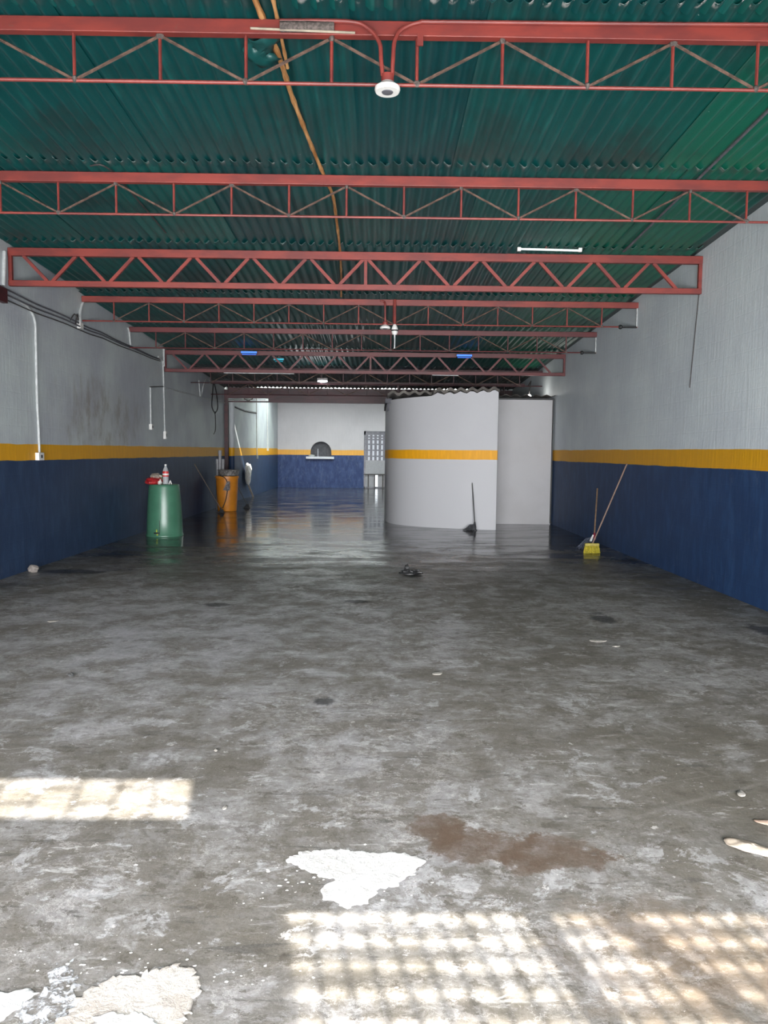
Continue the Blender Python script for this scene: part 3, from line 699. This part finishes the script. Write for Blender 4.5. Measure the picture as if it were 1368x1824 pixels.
c4 = thing('conduit_pipe', (X, 11.3, 3.36), 'white bent conduit at the end of the rod truss behind the nearer zigzag truss', 'pipe')
MB().tube(smooth_path([(X, 11.60, 3.74), (X, 11.42, 3.70), (X, 11.32, 3.62), (X, 11.25, 3.5), (X, 11.24, 3.36)], 5), .020, 8).build('pipe', M['conduit'], c4, smooth=True)
MB().box(X - .018, X + .03, 11.18, 11.30, 3.27, 3.36).build('junction_box', M['white_plastic'], c4)
c5 = thing('conduit_pipe', (X, 13.46, 3.36), 'thin white conduit at the end of the dark red rod truss', 'pipe')
MB().tube(smooth_path([(X, 13.38, 3.64), (X, 13.45, 3.56), (X, 13.50, 3.36)], 4), .016, 8).build('pipe', M['conduit'], c5, smooth=True)
c6 = thing('conduit_pipe', (X, 15.70, 3.21), 'vertical pale pipe stub beside the end of the farther zigzag truss', 'pipe')
MB().tube([(X + .01, 15.55, 3.60), (X + .01, 15.54, 3.22)], .022, 8).build('pipe', M['conduit'], c6, smooth=True)
c7 = thing('conduit_pipe', (X, 19.2, 2.85), 'white bent conduit high on the wall left of the black hanging cable', 'pipe')
MB().tube(smooth_path([(X, 19.98, 3.34), (X, 19.5, 3.36), (X, 19.14, 3.22), (X, 18.9, 2.95), (X, 18.77, 2.85)], 5), .018, 8).build('pipe', M['conduit'], c7, smooth=True)
MB().tube([(X, 18.60, 3.24), (X, 18.72, 2.86)], .014, 8).build('pipe', M['conduit'], c7, smooth=True)
c8 = thing('conduit_pipe', (X, 9.0, 3.36), 'white vertical conduit at the left end of the nearer zigzag truss', 'pipe')
MB().tube([(X, 9.03, 3.80), (X, 8.98, 3.40)], .022, 8).build('pipe', M['conduit'], c8, smooth=True)
bk = MB().box(XL, XL + .06, 8.80, 8.99, 3.20, 3.36).build('wall_bracket', M['red_dark']); tag(bk, 'dark red steel bracket on the left wall below the nearer zigzag truss', 'bracket')
wr = thing('cable_run', (X, 12, 3.3), 'dark cables sagging along the top of the left wall', 'cable')
def wavy(y0, y1, z0, z1, off, sag=.02):
    return [(X + off + .01 * sin(i * 1.7), y0 + (y1 - y0) * i / 14, z0 + (z1 - z0) * i / 14 - sag * abs(sin(i * .9))) for i in range(15)]
for (za, zb, off, r_) in ((3.38, 3.345, .0, .011), (3.31, 3.335, .012, .011), (3.245, 3.30, .02, .008)):
    MB().tube(smooth_path(wavy(8.9, 15.3, za, zb, off), 2), r_, 6).build('cable', M['wire' if r_ < .01 else 'soffit'], wr)
MB().tube(smooth_path([(X, 10.9, 3.34), (X + .03, 10.98, 3.44), (X + .05, 11.05, 3.37), (X + .02, 11.1, 3.46), (X + .03, 11.0, 3.30)], 4), .009, 6).build('cable_tangle', M['wire'], wr)
wl = thing('surface_cable', (X, 18, 2.84), 'grey cable drooping along the left wall beyond the farther zigzag truss', 'cable')
MB().tube(smooth_path([(X, 15.6, 2.80), (X, 17.35, 2.83), (X, 19.5, 2.86), (X, 21.7, 2.90)], 4), .014, 6).build('cable', M['conduit'], wl)
lp = thing('hanging_cable', (X + .03, 20.1, 2.0), 'black looped cable hanging down the left wall near the maroon post', 'cable')
MB().tube(smooth_path([(X, 20.25, 3.36), (X + .03, 20.0, 3.05), (X + .04, 19.85, 2.75), (X + .04, 19.95, 2.62), (X + .04, 20.2, 2.55), (X + .04, 20.48, 2.62), (X + .04, 20.58, 2.78), (X + .03, 20.45, 3.1), (X, 20.3, 3.36)], 4), .014, 6).build('loop', M['black'], lp)
MB().tube(smooth_path([(X + .04, 20.2, 2.56), (X + .04, 20.27, 2.4), (X + .03, 20.33, 2.18), (X + .03, 20.25, 2.05), (X + .03, 20.1, 1.98)], 4), .010, 6).build('tail', M['black'], lp)
MB().ball((X + .04, 20.22, 2.55), .03, 8, 6).build('knot', M['black'], lp)
fd = thing('conduit_pipe', (X, 27.45, 1.33), 'thin white drop pipe on the rear left wall, nearer of two', 'pipe')
MB().tube([(X, 27.38, 3.6), (X, 27.47, 1.38)], .018, 8).build('pipe', M['white_plastic'], fd); MB().box(X - .02, X + .03, 27.4, 27.54, 1.28, 1.40).build('outlet_box', M['conduit'], fd)
fd = thing('conduit_pipe', (X, 30.1, 1.58), 'thin white drop pipe on the rear left wall, nearest to the back corner', 'pipe')
MB().tube([(X, 30.0, 3.6), (X, 30.13, 1.72)], .018, 8).build('pipe', M['white_plastic'], fd); MB().box(X - .02, X + .03, 30.03, 30.22, 1.58, 1.74).build('outlet_box', M['white_plastic'], fd)
fc = MB().tube([(X, 22.6, 2.90), (X, 25.0, 2.86), (X, 27.3, 2.92)], .03, 6).build('wall_cable', M['wire']); tag(fc, 'grey cable high on the sunlit rear left wall', 'cable')

# ------------------------------------------------------------------ green drum and what stands on it
gx, gy = -3.815, 13.6
g_mat = simple('green_plastic', (0.055, 0.17, 0.105), 0.33, vary=0.08, scale=5, bump=0.05)
gd = thing('green_drum', (gx, gy, 0), 'upturned green plastic bin with junk on top against left wall', 'bin')
MB().lathe([(.325, 0), (.33, .012), (.325, .03), (.316, .045), (.308, .30), (.292, .60), (.268, .88), (.262, .912), (.252, .922), (.10, .926)], (gx, gy, 0), 36).build('body', g_mat, gd, smooth=True)
MB().add([(gx + .015 + dx, gy - rr_ * .999 - .004, z) for z, rr_ in ((.30, .310), (.90, .268)) for dx in (-.008, .008)], [(0, 1, 3, 2)]).build('seam_strip', simple('green_seam', (.10, .27, .18), .25), gd)
def curved_bar(a0, a1, z0, z1, r, th, m, name, parent, c):
    mb = MB(); n = 6; vs = []; fs = []
    for i in range(n + 1):
        a = a0 + (a1 - a0) * i / n
        for rr_ in (r, r + th):
            for z in (z0, z1): vs.append((c[0] + rr_ * sin(a), c[1] - rr_ * cos(a), z))
    for i in range(n):
        a = i * 4; b = a + 4
        fs += [(a, a+1, b+1, b), (a+2, b+2, b+3, a+3), (a+1, a+3, b+3, b+1), (a, b, b+2, a+2)]
    fs += [(0, 2, 3, 1), (n*4, n*4+1, n*4+3, n*4+2)]
    return mb.add(vs, fs).build(name, m, parent)
curved_bar(-.34, -.02, .060, .085, .319, .006, M['black'], 'emblem_bar', gd, (gx, gy))
yel = simple('yellow_green', (.50, .55, .05), .5)
curved_bar(-.20, -.14, .088, .135, .319, .006, yel, 'emblem_mark', gd, (gx, gy))
curved_bar(-.17, -.11, .030, .060, .319, .007, yel, 'emblem_mark', gd, (gx, gy))
curved_bar(-.01, .01, .04, .30, .318, .010, M['black'], 'drain_slot', gd, (gx, gy))
bx, by, bz = -3.765, 13.52, .926
pet = NT('clear_bottle').done((.75, .78, .8), .12, Transmission_Weight=0.55, IOR=1.3)
bo = thing('plastic_bottle', (bx, by, bz), 'clear plastic drink bottle with red label and white cap on the green bin', 'bottle')
MB().lathe([(.02, 0), (.046, .004), (.052, .02), (.048, .05), (.052, .08), (.052, .20), (.050, .24), (.036, .28), (.018, .315), (.016, .33)], (bx, by, bz), 18).build('bottle_body', pet, bo, smooth=True)
MB().lathe([(.0535, .135), (.0545, .14), (.0545, .225), (.0535, .23)], (bx, by, bz), 18).build('label_wrap', simple('red_label', (.55, .02, .02), .4, vary=.05), bo, smooth=True)
MB().lathe([(.0548, .160), (.0552, .165), (.0552, .185), (.0548, .19)], (bx, by, bz), 18).build('label_band', M['white_plastic'], bo, smooth=True)
MB().lathe([(.020, .325), (.021, .33), (.021, .352), (.014, .356)], (bx, by, bz), 14).build('cap', M['white_plastic'], bo, smooth=True)
def crumple(name, c, s, mat, seed, label=None, cat=None, amp=.35, base=None):
    mb = MB(); mb.ball((0, 0, 0), 1, 18, 10)
    vs = []
    for v in mb.v:
        v = Vector(v); n_ = 1 + amp * noise.noise(v * 1.8 + Vector((seed, 0, 0))) + amp * .5 * noise.noise(v * 4.5 + Vector((0, seed, 0)))
        v = Vector((v.x * s[0], v.y * s[1], v.z * s[2])) * n_
        vs.append((c[0] + v.x, c[1] + v.y, max(c[2] + v.z, base if base is not None else -9)))
    mb.v = vs; o = mb.build(name, mat, smooth=False)
    if label: tag(o, label, cat)
    return o
crumple('plastic_bag', (-3.975, 13.48, .975), (.165, .16, .075), simple('red_bag', (.42, .02, .025), .35, vary=.2, scale=30), 3, 'crumpled red plastic bag on the left of the green bin', 'bag', base=.927)
crumple('plastic_bag', (-3.935, 13.52, 1.065), (.105, .10, .05), simple('beige_bag', (.42, .36, .30), .45, vary=.2, scale=30), 8, 'beige crumpled plastic bag lying on top of the red bag', 'bag', base=1.03)
crumple('plastic_scrap', (-3.845, 13.42, .965), (.035, .04, .05), M['white_plastic'], 5, 'small white scrap between the red bag and the bottle', 'scrap', base=.927)
gs = MB().tube([(-3.868, 13.60, .93), (-3.862, 13.58, 1.0), (-3.850, 13.56, 1.09)], [.012, .016, .020], 8).build('green_sachet', simple('bright_green', (.02, .30, .08), .4)); tag(gs, 'small bright green pouch standing behind the bags, left of the bottle', 'pouch')
ws = thing('white_clip', (-3.665, 13.46, .926), 'tiny white folded paper standing on the right of the green bin', 'paper')
MB().bar((-3.69, 13.46, .930), (-3.667, 13.46, .995), .02, .014).build('leg', M['white_plastic'], ws); MB().bar((-3.645, 13.46, .930), (-3.665, 13.46, .985), .02, .014).build('leg', M['white_plastic'], ws)

# ------------------------------------------------------------------ orange drum group
ox_, oy_ = -3.84, 19.4
or_mat = simple('orange_plastic', (0.66, 0.24, 0.022), 0.40, vary=0.08, scale=4, bump=0.05)
od = thing('orange_drum', (ox_, oy_, 0), 'orange plastic barrel holding a grey basin near the maroon post', 'barrel')
MB().lathe([(.20, 0), (.232, .006), (.240, .03), (.262, .45), (.280, .84), (.298, .846), (.300, .90), (.288, .905), (.10, .89)], (ox_, oy_, 0), 32).build('body', or_mat, od, smooth=True)
cd = thing('black_cord', (ox_ + .05, oy_ - .3, .5), 'black cord with grey rag hanging down the front of the orange barrel', 'cord')
MB().tube(smooth_path([(-3.96, oy_ - .30, .915), (-3.86, oy_ - .325, .885), (-3.79, oy_ - .315, .80), (-3.775, oy_ - .30, .66), (-3.78, oy_ - .295, .50), (-3.83, oy_ - .28, .28), (-3.90, oy_ - .27, .10)], 5), .011, 6).build('cord', M['black'], cd)
rg = simple('grey_rag', (.26, .24, .24), .9, vary=.3, scale=25)
mb = MB(); n = 6; vs = []; fs = []
for i in range(n + 1):
    for j in range(n + 1):
        u, v = i / n - .5, j / n - .5
        vs.append((-3.765 + u * .10 * (1.2 - v) + .05 * v, oy_ - .325 + .02 * noise.noise(Vector((i, j, 2)) * .7), .66 + v * .23 + .03 * noise.noise(Vector((i * .8, j * .3, 5)))))
for i in range(n):
    for j in range(n): fs.append((i*(n+1)+j, (i+1)*(n+1)+j, (i+1)*(n+1)+j+1, i*(n+1)+j+1))
ro = mb.add(vs, fs).build('rag', rg, cd); sm_ = ro.modifiers.new('solid', 'SOLIDIFY'); sm_.thickness = .012
bs = thing('metal_basin', (-3.80, 19.42, .905), 'battered grey metal basin on top of the orange barrel', 'basin')
gal = simple('galvanised', (.33, .32, .31), .5, metal=.3, vary=.3, scale=18, bump=.4)
MB().lathe([(.20, .0), (.235, .01), (.262, .13), (.278, .145), (.275, .155), (.255, .135), (.228, .03), (.05, .022)], (-3.80, 19.42, .905), 28, 1.05, .9).build('bowl', gal, bs, smooth=True)
crumple('crumpled_wrap', (-3.93, 19.30, .985), (.09, .08, .055), simple('dull_wrap', (.22, .20, .19), .6, vary=.3, scale=20), 12, 'dull crumpled wrapping lying in the grey basin', 'wrapping')
pv = simple('grey_pvc', (.28, .28, .30), .4, vary=.08)
for (x_, y_, z_, r_, lb) in ((-4.10, 19.80, 1.555, .040, 'tallest grey plastic pipe standing between the left wall and the orange barrel'), (-4.175, 19.84, 1.33, .038, 'short grey plastic pipe left of the tallest one, behind the orange barrel'), (-4.035, 19.86, 1.33, .038, 'short grey plastic pipe right of the tallest one, behind the orange barrel')):
    o = thing('upright_pipe', (x_, y_, 0), lb, 'pipe')
    m = MB(); m.lathe([(r_, 0), (r_, z_ - .12)], (x_, y_, 0), 16).build('tube', pv, o, smooth=True)
    MB().lathe([(r_ * 1.15, z_ - .14), (r_ * 1.2, z_ - .12), (r_ * 1.2, z_ - .01), (r_ * 1.12, z_)], (x_, y_, 0), 16).build('socket_end', pv, o, smooth=True)

def mop(name, base, top, label, head_mat, head_len=.17, spread=.14, dirv=(-1, -.3), handle_mat=None, r=.012, cat='mop', wrap=None):
    b = Vector(base); t_ = Vector(top); d_ = (t_ - b).normalized()
    o = thing(name, (b.x, b.y, 0), label, cat)
    MB().tube([b + d_ * .05, t_], r, 8).build('handle', handle_mat or M['handle'], o, smooth=True)
    MB().tube([b + d_ * .0, b + d_ * .12], [.028, .018], 10).build('ferrule', wrap or head_mat, o, smooth=True)
    mb = MB(); rng = random.Random(hash(label) % 1000 if False else len(label))
    n = 34
    for i in range(n):
        a = rng.uniform(0, 2 * pi); s_ = rng.uniform(.3, 1) * spread; 
        e = Vector((b.x + cos(a) * s_ * .8 + dirv[0] * head_len * rng.uniform(.1, 1), b.y + sin(a) * s_ * .6 + dirv[1] * head_len * rng.uniform(.1, 1), .012))
        p0 = b + d_ * .04; p1 = (p0 + e) * .5 + Vector((0, 0, rng.uniform(.02, .06))); p0 = p0 + Vector((rng.uniform(-.02, .02), rng.uniform(-.02, .02), 0))
        mb.tube([p0, p1, Vector((e.x, e.y, .016)), Vector((e.x + cos(a) * .03, e.y + sin(a) * .03, .011))], [.010, .011, .010, .008], 5)
    h = mb.build('mop_strands', head_mat, o, smooth=True); h['kind'] = 'stuff'
    return o
M['handle'] = simple('worn_wood_handle', (.22, .15, .10), .6, vary=.2, scale=20)
M['handle_grey'] = simple('grey_handle', (.10, .10, .10), .5)
mgrey = simple('mop_grey', (.055, .055, .06), .9, vary=.3, scale=40)
mop('mop', (-3.83, 18.75, .04), (XL + .02, 18.07, 1.22), 'old mop leaning on the left wall in front of the orange barrel', mgrey, .06, .08, handle_mat=simple('taupe_handle', (.16, .13, .115), .6))
mop('mop', (-3.50, 20.55, .04), (-3.70, 19.62, .80), 'mop leaning behind the right side of the orange barrel', mgrey, .05, .09, handle_mat=M['handle_grey'])
mop('mop', (1.955, 14.99, .05), (1.895, 15.345, 1.32), 'grey mop leaning upright on the curved white cabin wall', simple('mop_dark', (.07, .072, .08), .9, vary=.3, scale=40), .17, .08, (-1, -.1), handle_mat=M['handle_grey'])
mop('mop', (3.53, 12.20, .16), (3.805, 13.05, .94), 'mop with blue-grey strands leaning on the right wall behind the broom', simple('mop_blue', (.13, .15, .21), .9, vary=.3, scale=40), .24, .12, (-1, -.35), handle_mat=simple('tan_handle', (.30, .19, .11), .6), wrap=simple('red_wrap', (.35, .03, .06), .6))
rw = MB().tube([(3.42, 12.02, .14), (3.47, 12.05, .24)], [.02, .012], 8).build('paper_scrap', M['white_plastic']); tag(rw, 'small white strip stuck beside the red mop collar at the right wall', 'scrap')
# broom
bm_ = thing('broom', (3.33, 11.60, 0), 'broom with yellow bristles and long handle leaning on the right wall', 'broom')
MB().tube([(3.335, 11.60, .15), (XR - .014, 11.573, 1.39)], .012, 8).build('handle', simple('brown_handle', (.20, .13, .095), .6), bm_, smooth=True)
MB().box(3.215, 3.435, 11.57, 11.63, .115, .16).build('block', simple('broom_block', (.40, .33, .06), .6), bm_, bevel=.01)
mb = MB(); rng = random.Random(4)
for i in range(150):
    x_ = 3.22 + .21 * rng.random(); y_ = 11.575 + .05 * rng.random()
    ex = x_ + (x_ - 3.325) * .18 + rng.uniform(-.01, .01); ey = y_ + rng.uniform(-.02, .02)
    mb.tube([(x_, y_, .12), (ex, ey, .004)], .004, 3)
h = mb.build('bristles', simple('yellow_bristle', (.62, .52, .05), .7, vary=.25, scale=50), bm_); h['kind'] = 'stuff'

# ------------------------------------------------------------------ white rag on the sunlit rear wall
wb = crumple('hanging_rag', (XL + .13, 24.9, .84), (.10, .34, .30), simple('white_cloth', (.75, .73, .70), .7, vary=.05), 21, 'white cloth glowing in the sun blade on the rear left wall', 'cloth', amp=.45)
st = MB().bar((XL + .03, 25.1, .62), (XL + .16, 25.75, .0), .05, .05).build('leaning_stick', simple('pale_wood', (.45, .38, .32), .6)); tag(st, 'pale stick standing under the white cloth on the rear left wall', 'stick')

# ------------------------------------------------------------------ lime patches, leaf, stones on the floor
def plaster_mat(name, a, b, blue=None):
    t = NT(name); P = t.pos()
    f = t.noise(P, 7, 8, 0.65, .5); g = t.noise(P, 60, 5, .7)
    c = t.mix(t.ramp(f, .38, .62), a, b); c = t.mix(t.ramp(g, .60, .70, 0, .5), c, tuple(v * .55 for v in b))
    e = t.noise(P, 22, 7, .75, .6); c = t.mix(t.ramp(e, .56, .64, 0, .6), c, tuple(v * .62 for v in b)); c = t.mix(t.ramp(e, .40, .36, 0, .4), c, (.36, .31, .26))
    return t.done(c, .92, t.bump(t.math('ADD', t.math('MULTIPLY', f, .25), t.math('ADD', e, t.math('MULTIPLY', g, .3))), .7, .010))
def smear_mat():
    t = NT('speckled_smear'); P = t.pos(); f = t.noise(P, 30, 8, .8, .5); b = t.noise(P, 6, 5, .6)
    t.p.inputs['Base Color'].default_value = (.56, .57, .59, 1); t.p.inputs['Roughness'].default_value = .9
    tp = t.N('ShaderNodeBsdfTransparent'); mx = t.N('ShaderNodeMixShader')
    t.L(t.math('MULTIPLY', t.ramp(f, .46, .54), t.ramp(b, .35, .5, .35, 1.0)), mx.inputs[0]); t.L(tp.outputs[0], mx.inputs[1]); t.L(t.p.outputs[0], mx.inputs[2]); t.L(mx.outputs[0], t.out.inputs[0])
    return t.m
def patch(name, outline, mat, label, h=.012, ring=7, seed=0, jag=.035, cat='patch'):
    cx = sum(p[0] for p in outline) / len(outline); cy = sum(p[1] for p in outline) / len(outline)
    pts = []
    for i in range(len(outline)):
        a = Vector(outline[i]); b = Vector(outline[(i+1) % len(outline)]); k = max(3, int((b - a).length / .007))
        for j in range(k):
            q = a.lerp(b, j / k); q += Vector((noise.noise(Vector((q.x * 14, q.y * 14, seed))), noise.noise(Vector((q.x * 14, q.y * 14, seed + 9))))) * jag * .6
            q += Vector((noise.noise(Vector((q.x * 45, q.y * 45, seed))), noise.noise(Vector((q.x * 45, q.y * 45, seed + 9))))) * jag * .8
            q += Vector((noise.noise(Vector((q.x * 110, q.y * 110, seed))), noise.noise(Vector((q.x * 110, q.y * 110, seed + 9))))) * jag * .35
            pts.append(q)
    vs = []; fs = []; n = len(pts)
    prof = [0, .6, .9, 1, 1, .95, .9]
    for r_ in range(ring):
        f_ = (1, .975, .93, .8, .6, .4, .2)[r_]
        for q in pts:
            x_ = cx + (q.x - cx) * f_; y_ = cy + (q.y - cy) * f_
            z_ = 0.0005 + h * (.85 if r_ > 1 else .6) + .0012 * noise.noise(Vector((x_ * 25, y_ * 25, seed))) if r_ else 0.0001
            vs.append((x_, y_, z_))
    for r_ in range(ring - 1):
        for i in range(n): fs.append((r_*n+i, r_*n+(i+1) % n, (r_+1)*n+(i+1) % n, (r_+1)*n+i))
    vs.append((cx, cy, h)); c_ = len(vs) - 1
    for i in range(n): fs.append(((ring-1)*n+i, (ring-1)*n+(i+1) % n, c_))
    o = MB().add(vs, fs).build(name, mat, smooth=False); tag(o, label, cat); return o
lime = plaster_mat('white_lime', (.72, .71, .69), (.64, .62, .59)); crust = plaster_mat('cream_crust', (.60, .56, .51), (.47, .42, .37)); grey_l = plaster_mat('grey_lime', (.50, .53, .56), (.16, .17, .18))
patch('lime_patch', [(-.324, 2.700), (-.27, 2.765), (-.14, 2.775), (.02, 2.745), (.12, 2.755), (.195, 2.69), (.15, 2.62), (.07, 2.53), (.02, 2.50), (-.02, 2.43), (-.08, 2.40), (-.14, 2.44), (-.19, 2.49), (-.13, 2.56), (-.20, 2.60), (-.26, 2.64)], lime, 'white lime patch in the middle of the front floor', .0025, seed=1, jag=.02)
patch('lime_patch', [(-.87, 1.70), (-.83, 1.90), (-.80, 2.00), (-.74, 2.07), (-.66, 2.095), (-.585, 2.115), (-.525, 2.10), (-.50, 2.05), (-.475, 1.99), (-.485, 1.94), (-.51, 1.89), (-.50, 1.82), (-.50, 1.70)], crust, 'large rough cream crust on the front left of the floor', .005, seed=4, jag=.030)
patch('lime_patch', [(-.72, 1.70), (-.74, 1.90), (-.70, 1.925), (-.63, 1.925), (-.57, 1.90), (-.545, 1.86), (-.55, 1.70)], lime, 'whiter lime layer lying on the large cream crust', .008, seed=6, jag=.02)
patch('lime_patch', [(-1.10, 1.85), (-1.10, 1.95), (-1.03, 2.00), (-.955, 2.015), (-.925, 1.995), (-.96, 1.93), (-.99, 1.87)], plaster_mat('pale_lime', (.66, .66, .65), (.58, .58, .57)), 'smooth white lime patch at the far left front edge of the floor', .003, seed=8, jag=.015)
patch('lime_patch', [(-.93, 1.87), (-.955, 1.96), (-.90, 2.03), (-.935, 2.09), (-.875, 2.14), (-.855, 2.08), (-.83, 2.02), (-.80, 1.96), (-.80, 1.84), (-.90, 1.80)], smear_mat(), 'speckled grey-white lime smear between two white patches at front left', .0015, seed=12, jag=.035)
rng = random.Random(11)
for (cx, cy, sx_, sy_, n_, lb) in ((-.17, 2.58, .17, .10, 70, 'white crumbs scattered around the middle white lime patch'), (-.62, 2.10, .28, .07, 60, 'pale crumbs scattered behind the large cream crust at front left')):
    mb = MB()
    for i in range(n_):
        x_, y_ = rng.gauss(cx, sx_), rng.gauss(cy, sy_); r_ = rng.uniform(.0015, .006); k_ = rng.randint(5, 7); o0 = len(mb.v)
        for q_ in range(k_):
            a_ = 2 * pi * q_ / k_; rr_ = r_ * rng.uniform(.6, 1.3); mb.v.append((x_ + rr_ * cos(a_) * 1.4, y_ + rr_ * sin(a_), .0006))
        mb.v.append((x_, y_, .0006 + r_ * .5))
        for q_ in range(k_): mb.f.append((o0 + q_, o0 + (q_ + 1) % k_, o0 + k_))
    tag(mb.build('lime_crumbs', lime), lb, 'crumbs', kind='stuff')
# dry leaf / bark piece on the right
def leaf(name, c, a, rx, ry, mat, label, h=.012, cat='leaf'):
    vs = []; fs = []; n = 24; rings = 5
    for r_ in range(rings + 1):
        f_ = r_ / rings
        for i in range(n):
            t_ = 2 * pi * i / n; x_ = rx * f_ * cos(t_) * (1 + .08 * noise.noise(Vector((cos(t_) * 2, sin(t_) * 2, rx * 9)))); y_ = ry * f_ * sin(t_) * (1 - .25 * cos(t_))
            z_ = .003 + h * (1 - f_ * f_ * .8) + h * .5 * noise.noise(Vector((x_ * 30, y_ * 30, 1)))
            vs.append((c[0] + x_ * cos(a) - y_ * sin(a), c[1] + x_ * sin(a) + y_ * cos(a), max(.0015, z_)))
    for r_ in range(rings):
        for i in range(n): fs.append((r_*n+i, (r_+1)*n+i, (r_+1)*n+(i+1) % n, r_*n+(i+1) % n))
    o = MB().add(vs, fs).build(name, mat, smooth=True); m_ = o.modifiers.new('solid', 'SOLIDIFY'); m_.thickness = .002; m_.offset = 1
    tag(o, label, cat); return o
tan = simple('dry_tan', (.52, .43, .34), .8, vary=.15, scale=25, bump=.5)
leaf('dry_leaf', (1.455, 2.785), -.62, .105, .042, tan, 'large dry tan leaf on the floor at the right edge', .016)
leaf('dry_leaf', (1.62, 2.99), -.4, .055, .022, simple('dry_rust', (.34, .24, .18), .8), 'small brown leaf just behind the large tan leaf', .008)
pale = simple('pale_flake', (.36, .335, .30), .8, vary=.15, scale=40)
for i, (x_, y_, rx, ry, lb) in enumerate(((1.807, 6.047, .07, .05, 'largest pale flake on the right half of the floor, far from the wall'), (1.90, 5.87, .035, .025, 'small pale flake just right of the largest flake'),
        (-2.843, 6.605, .05, .04, 'white flake on the left half of the floor, before the left wall'), (.427, 5.09, .045, .03, 'round pale flake in the centre of the floor'), (1.638, 3.263, .035, .016, 'narrow pale flake on the right, behind the leaves'),
        (-.63, 3.10, .022, .008, 'thin pale sliver at the lower edge of the left sun patch'), (-.80, 3.72, .02, .008, 'thin pale sliver behind the left sun patch'), (.85, 2.50, .0, .0, ''), (-1.43, 2.60, .015, .012, 'tiny round chip at the left front of the floor'))):
    if rx: leaf('floor_flake', (x_, y_), .3 * i, rx, ry, pale, lb, .006, 'flake')
stone = simple('grey_stone', (.26, .23, .21), .85, vary=.2, scale=20, bump=.5)
crumple('stone', (-4.235, 9.30, .045), (.065, .055, .048), stone, 30, 'grey stone lying at the foot of the left wall', 'stone', amp=.18, base=.0)
crumple('stone', (-2.03, 4.97, .010), (.018, .016, .014), simple('dark_stone', (.05, .05, .05), .8), 31, 'small dark pebble on the left half of the floor', 'stone', base=0)
crumple('dark_scrap', (.43, 9.36, .03), (.13, .05, .035), M['black'], 41, 'dark scrap lying on the floor in front of the cabin', 'scrap', amp=.6, base=0)
crumple('dark_scrap', (.38, 9.50, .05), (.03, .03, .06), M['black'], 43, 'small upright dark bit right behind the dark scrap on the floor', 'scrap', amp=.4, base=0)
# torn, curled skin of the roof beside the bamboo pole
vs = []; fs = []
for i in range(9):
    for j in range(9):
        u, v = i / 8, j / 8
        vs.append((-.86 + .20 * u + .03 * sin(7 * v), 4.88 + .24 * v + .03 * sin(6 * u), ztop(5) + .020 - .085 * (u * (1 - u) * 2 + .5 * v) + .02 * noise.noise(Vector((i * .7, j * .9, 3)))))
for i in range(8):
    for j in range(8): fs.append((i*9+j, (i+1)*9+j, (i+1)*9+j+1, i*9+j+1))
fl = MB().add(vs, fs).build('torn_flap', M['roof'], ceil_o, smooth=True); m_ = fl.modifiers.new('solid', 'SOLIDIFY'); m_.thickness = .003
